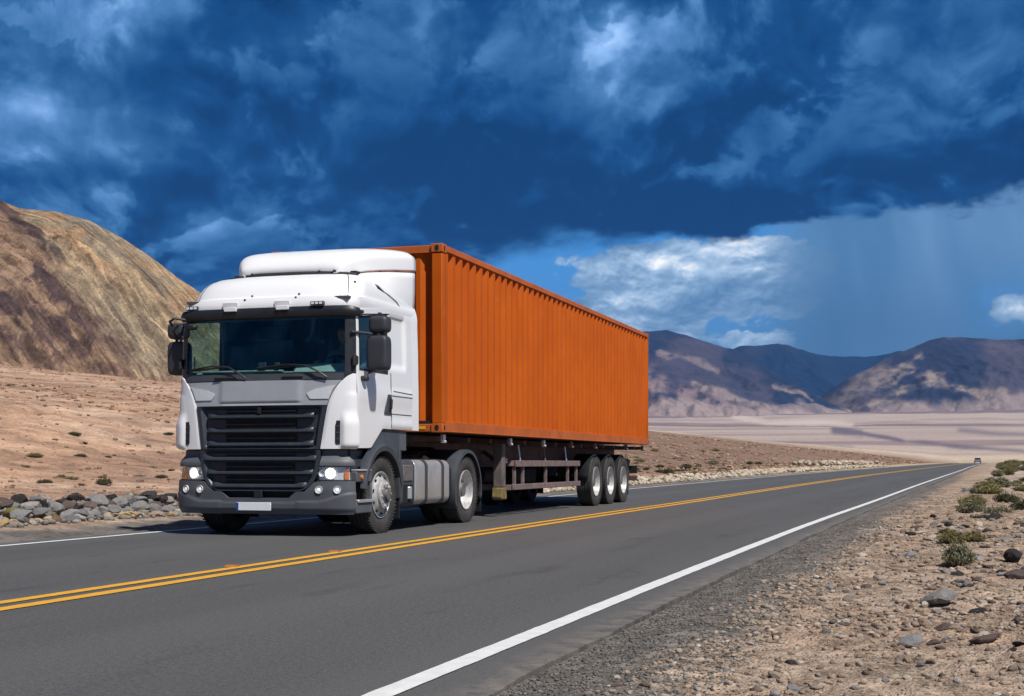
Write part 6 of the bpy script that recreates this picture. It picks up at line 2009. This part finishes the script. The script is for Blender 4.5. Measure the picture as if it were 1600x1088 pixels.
for (px, py, kind, wpx, tall, label) in [
        (1497, 884, 'sage', 66, 1.25, 'rounded grey-green sage bush nearest the camera on the verge'),
        (1490, 848, 'yellow', 52, 0.85, 'yellow-green bush directly behind the grey-green sage bush'),
        (1521, 846, 'yellow', 40, 0.8, 'small yellow-green bush behind and right of the sage bush'),
        (1478, 832, 'dark', 26, 0.8, 'small dark green bush left of the yellow-green bush'),
        (1520, 790, 'yellow', 44, 0.9, 'yellowish bush halfway along the shrub belt'),
        (1572, 786, 'dark', 40, 1.0, 'dark olive bush on the right half of the shrub belt'),
        (1560, 806, 'low', 46, 0.9, 'low green mat of shrub below the dark olive bush'),
        (1535, 812, 'dark', 40, 0.45, 'low dark shrub mat left of the green mat'),
        (1545, 765, 'yellow', 40, 1.0, 'green-yellow bush near the shrub belt centre')]:
    x, y, z = at_px(px, py)
    d = -x * sY + y * cY
    shrub(kind, x, y, z - 0.01, wpx * d / 2100, label, 'shrubs on the right verge', tall)
GRP4 = 'shrubs on the right verge'
for k in range(90):
    y = 22 * (170 / 20) ** (rr.random() ** 0.8)
    lo = float(edgeR(np.array(y))) + 1.35 + 0.010 * y; x = lo + (0.058 * y + 1.2 - lo) * rr.random() ** 1.2
    if x < lo: continue
    kind = rr.choice(['yellow', 'dark', 'low', 'yellow', 'sage'])
    shrub(kind, x, y, gz(x, y) + 0.02, rr.uniform(0.26, 0.58) * (0.8 + y / 90), {'yellow': 'yellow-green desert shrub in the belt along the right verge', 'dark': 'dark olive desert shrub in the belt along the right verge', 'low': 'flat grey-green shrub in the belt along the right verge', 'sage': 'grey-green sage shrub in the belt along the right verge'}[kind], GRP4, rr.uniform(0.6, 0.95))
# sparse shrubs on the left slope: surveyed ones first, then scattered
def slope_px(px, py):
    r_ = (px - 800) / 2100; u_ = (723 - py) / 2100
    kx, ky = r_ * cY - sY, r_ * sY + cY
    best = None
    for t_ in np.geomspace(12, 400, 1500):
        x, y = kx * t_, ky * t_
        zr_ = CAM_H + u_ * t_
        if float(edgeL(np.array(y))) - x > 2.5 and zr_ < gz_fast(x, y): return x, y, t_
    return None
def gz_fast(x, y): return float(ground_height(np.array([x]), np.array([y]), False)[0])
GRP5 = 'sparse shrubs on the slope left of the road'
for (px, py, w, kind, label) in [(126, 712, 20, 'dark', 'dark shrub highest on the pink slope left of the truck'), (70, 753, 26, 'dark', 'dark round shrub at the left end of the slope shrubs'), (96, 746, 15, 'yellow', 'green shrub between two darker ones on the slope'),
        (110, 748, 26, 'low', 'dry brownish shrub right beside the green shrub'), (160, 748, 13, 'yellow', 'small green shrub in the middle of the pink slope'), (163, 757, 18, 'dark', 'small dark shrub just below the green one'),
        (126, 757, 14, 'dark', 'tiny dark shrub low on the pink slope'), (252, 748, 20, 'dark', 'dark shrub on the slope just left of the headlight'), (169, 777, 20, 'low', 'low shrub right above the rock bank'), (208, 774, 26, 'low', 'dry grey shrub above the rock bank near the truck'),
        (248, 779, 14, 'dark', 'small brown-green shrub behind the bank beside the bumper'), (107, 781, 16, 'low', 'grassy tuft right above the left part of the bank'), (268, 737, 12, 'dark', 'tiny dark shrub above the bumper corner'),
        (1073, 731, 16, 'dark', 'round dark shrub past the trailer, largest in its row'), (1091, 730, 12, 'yellow', 'green shrub next to the round dark one past the trailer')]:
    q = slope_px(px, py)
    if q: shrub(kind, q[0], q[1], gz(q[0], q[1]) - 0.02, w * q[2] / 2100, label, GRP5, 0.8)
for k in range(120):
    y = 30 * (190 / 30) ** rr.random(); l = 4 + 22 * rr.random() ** 1.5
    x = float(edgeL(np.array(y))) - l
    kind = rr.choice(['dark', 'dark', 'low', 'yellow'])
    shrub(kind, x, y, gz(x, y) - 0.02, rr.uniform(0.22, 0.62) * (0.7 + y / 120), {'yellow': 'small green shrub on the brown slope beyond the trailer', 'dark': 'small dark shrub on the brown slope beyond the trailer', 'low': 'low dry shrub on the brown slope beyond the trailer'}[kind], GRP5, rr.uniform(0.6, 0.95))

# ------------------------------------------------------------------ small things on the road, and the far car
for (x, y, label) in ((-5.62, 9.95, 'orange road stud beside the yellow lines, nearer the camera'), (-5.60, 11.9, 'orange road stud beside the yellow lines, nearer the truck')):
    rs = build('road_stud', MB().prism([(-0.05, 0.0), (0.05, 0.0), (0.028, 0.016), (-0.028, 0.016)], 0, -0.05, 0.05), M['road_stud'], None, bevel=0.004, label=label, cat='road stud', group='orange road studs')
    rs.location = (x, y, 0.003)
cy_ = 400.0
cx_ = float(roadC(np.array(cy_)) * 0.45 + roadR(np.array(cy_)) * 0.55)
car = empty('car', (cx_, cy_, float(roadZ(np.array(cy_)))), 'tiny grey car far down the road at the horizon', 'car', None, -0.04)
cb = MB().prism([(-2.1, 0.35), (2.1, 0.35), (2.15, 0.8), (1.3, 0.95), (-1.9, 0.98), (-2.15, 0.75)], 0, -0.88, 0.88)
build('car_body', cb, M['car_paint'], car, bevel=0.08)
build('car_cabin', MB().prism([(-1.8, 0.95), (1.2, 0.92), (0.5, 1.45), (-1.2, 1.48)], 0, -0.78, 0.78), M['dark_glass'], car, bevel=0.08)
for sx_ in (-1, 1):
    for yy in (-1.35, 1.35):
        build('wheel', MB().cyl((sx_ * 0.68, yy, 0.32), (sx_ * 0.9, yy, 0.32), 0.32, 14), M['tyre'], car)
    build('tail_lamp', MB().span((sx_ * 0.55, -2.2, 0.62), (sx_ * 0.85, -2.1, 0.78)), M['red_lens'], car)

# ------------------------------------------------------------------ tell repeats apart: ordinals among those that look alike, counted from the left of the view
ORD = ['first', 'second', 'third', 'fourth', 'fifth', 'sixth', 'seventh', 'eighth', 'ninth', 'tenth', 'eleventh', 'twelfth', 'thirteenth', 'fourteenth', 'fifteenth', 'sixteenth', 'seventeenth', 'eighteenth', 'nineteenth', 'twentieth']
def view_px(o):
    x, y, z = o.location
    a, b = to_px(np.array(x), np.array(y), np.array(z))
    return float(a), float(b), -x * sY + y * cY
by = {}
for o in list(COL.objects):
    if o.parent is None and 'group' in o and o['group'] in (GRP, GRP2, GRP3, GRP4, GRP5): by.setdefault(o['label'], []).append(o)
for lab, obs in by.items():
    if len(obs) < 2: continue
    g_ = obs[0]['group']
    bands = {}
    for o in obs:
        a, b, d = view_px(o)
        if not (-4 < a < 1604 and b < 1092):
            if a < -260 or a > 1860:
                for ch_ in list(o.children): bpy.data.objects.remove(ch_)
                bpy.data.objects.remove(o)
            else: o['label'] = o['label'] + ', beyond the picture edge'
            continue
        if g_ == GRP: key = ROWS[o.name]
        elif g_ == GRP2: key = ('nearer ' if d < 40 else 'mid-distance ' if d < 54 else 'farther ') + ROWS[o.name]
        elif g_ == GRP3: key = 'foreground ' if b > 960 else ('middle ' if b > 850 else 'farther ')
        elif g_ == GRP5: key = 'lower ' if b > 722 else 'upper '
        else: key = 'nearer ' if d < 48 else 'farther '
        bands.setdefault(key, []).append((a, o))
    for key, lst in bands.items():
        lst.sort(key=lambda t_: t_[0])
        for i, (a, o) in enumerate(lst):
            n = len(lst)
            if n == 1: w_ = ('only ' + key) if key else ''
            elif i == 0: w_ = 'leftmost ' + key
            elif i == n - 1: w_ = 'rightmost ' + key
            elif i < n / 2 and i < 20: w_ = ORD[i] + ' from left, '  + key
            elif n - 1 - i < 20: w_ = ORD[n - 1 - i] + ' from right, ' + key
            else: w_ = 'middle ' + key
            o['label'] = (w_ + lab).strip()

# ------------------------------------------------------------------ air: one box of thin bluish haze
hm = bpy.data.materials.new('haze'); hm.use_nodes = True
hm.node_tree.nodes.clear()
hg_ = G(hm.node_tree)
ho = hg_.node('ShaderNodeOutputMaterial'); pv = hg_.node('ShaderNodeVolumePrincipled')
pv.inputs['Color'].default_value = (0.18, 0.45, 1.0, 1)
pv.inputs['Density'].default_value = 2.0e-5
pv.inputs['Anisotropy'].default_value = 0.0
hm.node_tree.links.new(pv.outputs[0], ho.inputs['Volume'])
HB = MB().span((-17000, -17000, -80), (17000, 17000, max(max(v.co.z for v in o.data.vertices) for o in COL.objects if o.name.startswith(('mountain', 'hill'))) + 15))
build('haze', HB, hm, None, kind='stuff', label='thin blue air between the road and the mountains')
